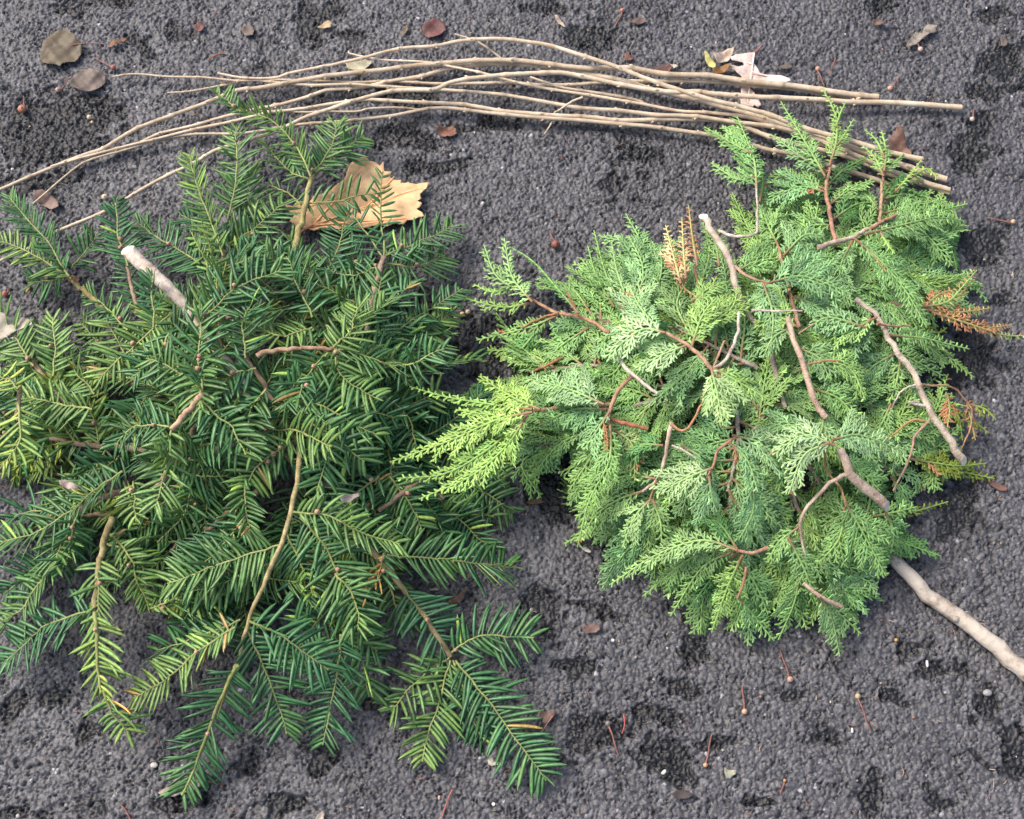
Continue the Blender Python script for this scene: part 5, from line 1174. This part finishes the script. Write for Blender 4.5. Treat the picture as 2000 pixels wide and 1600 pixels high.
bs_ = [
 ('reddish berry whose stalk points up to the round spotted leaf', (223, 135), (185, 113), .0024, (.48, .17, .13)),
 ('pale brown berry left of the smooth greyish-brown leaf', (115, 179), (136, 152), .0024, (.52, .34, .28)),
 ('rust-orange dried berry near the left edge above the dark damp patch', (46, 218), (46, 188), .0038, (.50, .21, .12)),
 ('dark reddish shiny berry alone between the two heaps', (1085, 482), (1073, 450), .0040, (.26, .09, .07)),
 ('orange-brown berry above the middle of the right stick ends', (1596, 138), (1610, 168), .0023, (.62, .33, .20)),
 ('pale orange berry above the rightmost stick end', (1737, 176), (1757, 150), .0024, (.68, .40, .28)),
 ('pale tan berry touching the pale crumpled leaf at the top right', (1796, 100), (1793, 84), .0024, (.70, .50, .40)),
 ('pale tan berry with an upright stalk right of the rightmost stick end', (1897, 236), (1903, 213), .0022, (.72, .54, .42)),
 ('orange-tan berry with its stalk pointing left near the right edge', (1977, 436), (1928, 425), .0022, (.66, .42, .26)),
 ('reddish berry at the top edge above the narrow brown leaf', (1215, 24), (1201, 52), .0023, (.48, .20, .15)),
 ('orange berry with an upright red stalk below the cedar heap', (1453, 1391), (1450, 1340), .0023, (.70, .42, .26)),
 ('tan berry on a long stalk under the lowest cedar frond', (1542, 1328), (1524, 1270), .0024, (.60, .36, .26)),
 ('yellow-tan berry with a red stalk slanting to the lower right', (1674, 1361), (1700, 1427), .0022, (.62, .44, .26)),
 ('dull grey berry with a purplish stalk below the gap between the heaps', (1187, 1414), (1208, 1475), .0022, (.25, .20, .19)),
 ('tiny orange berry on a pale thread-like stalk near the bottom', (1377, 1495), (1390, 1434), .0018, (.75, .40, .22)),
 ('tiny orange berry on a black stalk near the bottom right', (1532, 1525), (1524, 1552), .0013, (.62, .30, .10)),
 ('white-tan berry beneath the right stick ends', (1836, 386), None, .0028, (.50, .26, .22)),
 ('larger of the two pale yellow seeds right of the big dark damp patch', (176, 232), None, .0022, (.78, .58, .38)),
 ('smaller of the two pale yellow seeds right of the big dark damp patch', (181, 241), None, .0014, (.78, .54, .30)),
 ('pale yellow seed above the leftmost dark yew shoot', (206, 388), None, .0026, (.78, .64, .42)),
 ('pale cream seed left of the pinkish-brown leaf near the left edge', (26, 333), None, .0014, (.85, .72, .55)),
 ('rust-red berry on bare asphalt inside the left side of the yew heap', (12, 577), (17, 562), .0026, (.50, .16, .09)),
 ('pinkish berry lying beside the thin yew stem over bare asphalt', (167, 575), None, .0022, (.70, .40, .32)),
 ('cream berry with a twig stub hanging under the downward yew stem', (463, 1305), (468, 1262), .0028, (.80, .66, .52)),
 ('leftmost of the row of pale berries under the yew tip pointing at the cedar', (892, 622), None, .0022, (.75, .52, .34)),
 ('middle of the row of pale berries under the yew tip pointing at the cedar', (903, 616), None, .0022, (.72, .48, .30)),
 ('rightmost of the row of pale berries under the yew tip pointing at the cedar', (914, 612), None, .0022, (.78, .55, .36)),
 ('small orange seed below the white cut end of the thick cedar stem', (1749, 1251), None, .0015, (.75, .38, .10)),
]
for a in bs_: berry(*a)
# loose bare stalks
for lab, pts, c in [('bare dark red stalk beside the dull grey berry', [(1218, 1395), (1220, 1415), (1215, 1433)], (1.6, .8, .8)),
                    ('bare reddish stalk above the right stick ends', [(1632, 114), (1626, 130), (1617, 146)], (1, .9, .9)),
                    ('bare reddish stalk at the bottom edge of the picture', [(883, 1542), (872, 1570), (862, 1600)], (1.6, 1.2, 1.1)),
                    ('thin orange stalk on the asphalt above the thin stick tips', [(408, 115), (420, 108), (440, 102)], (1.6, 1.2, .8)),
                    ('dark stalk ending in a rusty tip below the yellowish yew shoot', [(372, 1370), (385, 1352), (396, 1337)], (1.0, .7, .6)),
                    ('thin reddish stalk crossing the crumpled pale pink leaf', [(385, 1533), (402, 1529), (422, 1525)], (1.2, .9, .9)),
                    ('short curved dark stalk near the bottom left', [(236, 1572), (246, 1584), (254, 1600)], (1.2, .9, .9))]:
    q = catmull([P(x, y, .0022) for x, y in pts], 8); mb = MB(); tube(mb, q, np.linspace(.0006, .00045, 8), 6, col=c)
    tag(mb.build('stalk', M['stalk'], origin=q[0]), lab, 'stalk')
# white chips: a white straw bit, a white pebble
for lab, x, y, r, c, sq in [('larger pale grey pebble at the lower right, below the long bare pole', 1927, 1354, .0034, (.36, .35, .33), (1.1, .8, .5)),
                        ('small white elongated chip below the long bare pole', 1810, 1297, .0016, (.95, .92, .9), (.7, 1.8, .5)),
                        ('small white elongated chip beside the yellow-tan berry', 1664, 1427, .0013, (.95, .95, .95), (.7, 1.6, .5)),
                        ('pale pebble near the bottom left, right of the twisted bright shoot', 302, 1495, .0028, (.66, .60, .52), (1.1, .8, .5)),
                        ('round white pebble at the bottom, below the cream leaf flake', 964, 1571, .0014, (.95, .93, .9), (1, 1, .6)),
                        ('bright white speck-like pebble below the pinkish-brown notched leaf', 1197, 1251, .0013, (.95, .95, .95), (1, 1, .6))]:
    p = P(x, y, 0); mb = MB(); ball(mb, (p[0], p[1], r*.5+.0003), r, 10, col=c, sq=sq)
    tag(mb.build('pebble', M['berry'], origin=(p[0], p[1], 0)), lab, 'pebble')

# crumbs of grit, bark and shed needles nobody could count
rg = np.random.default_rng(77); mb = MB()
for i in range(420):
    x, y = rg.uniform(-40, 2040), rg.uniform(-40, 1640); p = P(x, y, 0); k = rg.random(); a = rg.random()*6.28
    if k < .45:
        L = rg.uniform(.002, .007); d = np.array([math.cos(a), math.sin(a), 0])*L
        c = [(.42, .22, .14), (.34, .14, .09), (.60, .45, .30), (.20, .24, .10)][int(rg.integers(4))]
        q = p+np.array([0, 0, .0012]); tube(mb, [q-d/2, q+np.array([-d[1], d[0], 0])*rg.normal(0, .15), q+d/2], [.0003, .0004, .00025], 5, col=np.array(c)*rg.uniform(.6, 1.2))
    else:
        r = rg.uniform(.0004, .0012)*(1.4 if k > .93 else 1); c = [(.60, .42, .28), (.80, .74, .66), (.40, .18, .12), (.55, .52, .48)][int(rg.integers(4))]
        ball(mb, p+np.array([0, 0, r*.3]), r, 6, col=np.array(c)*rg.uniform(.5, 1.1), sq=(rg.uniform(.6, 1.4), rg.uniform(.6, 1.4), .5))
tag(mb.build('grit', M['berry']), 'tiny crumbs of bark, shed needles and pale grit strewn over the asphalt', 'grit', kind='stuff')
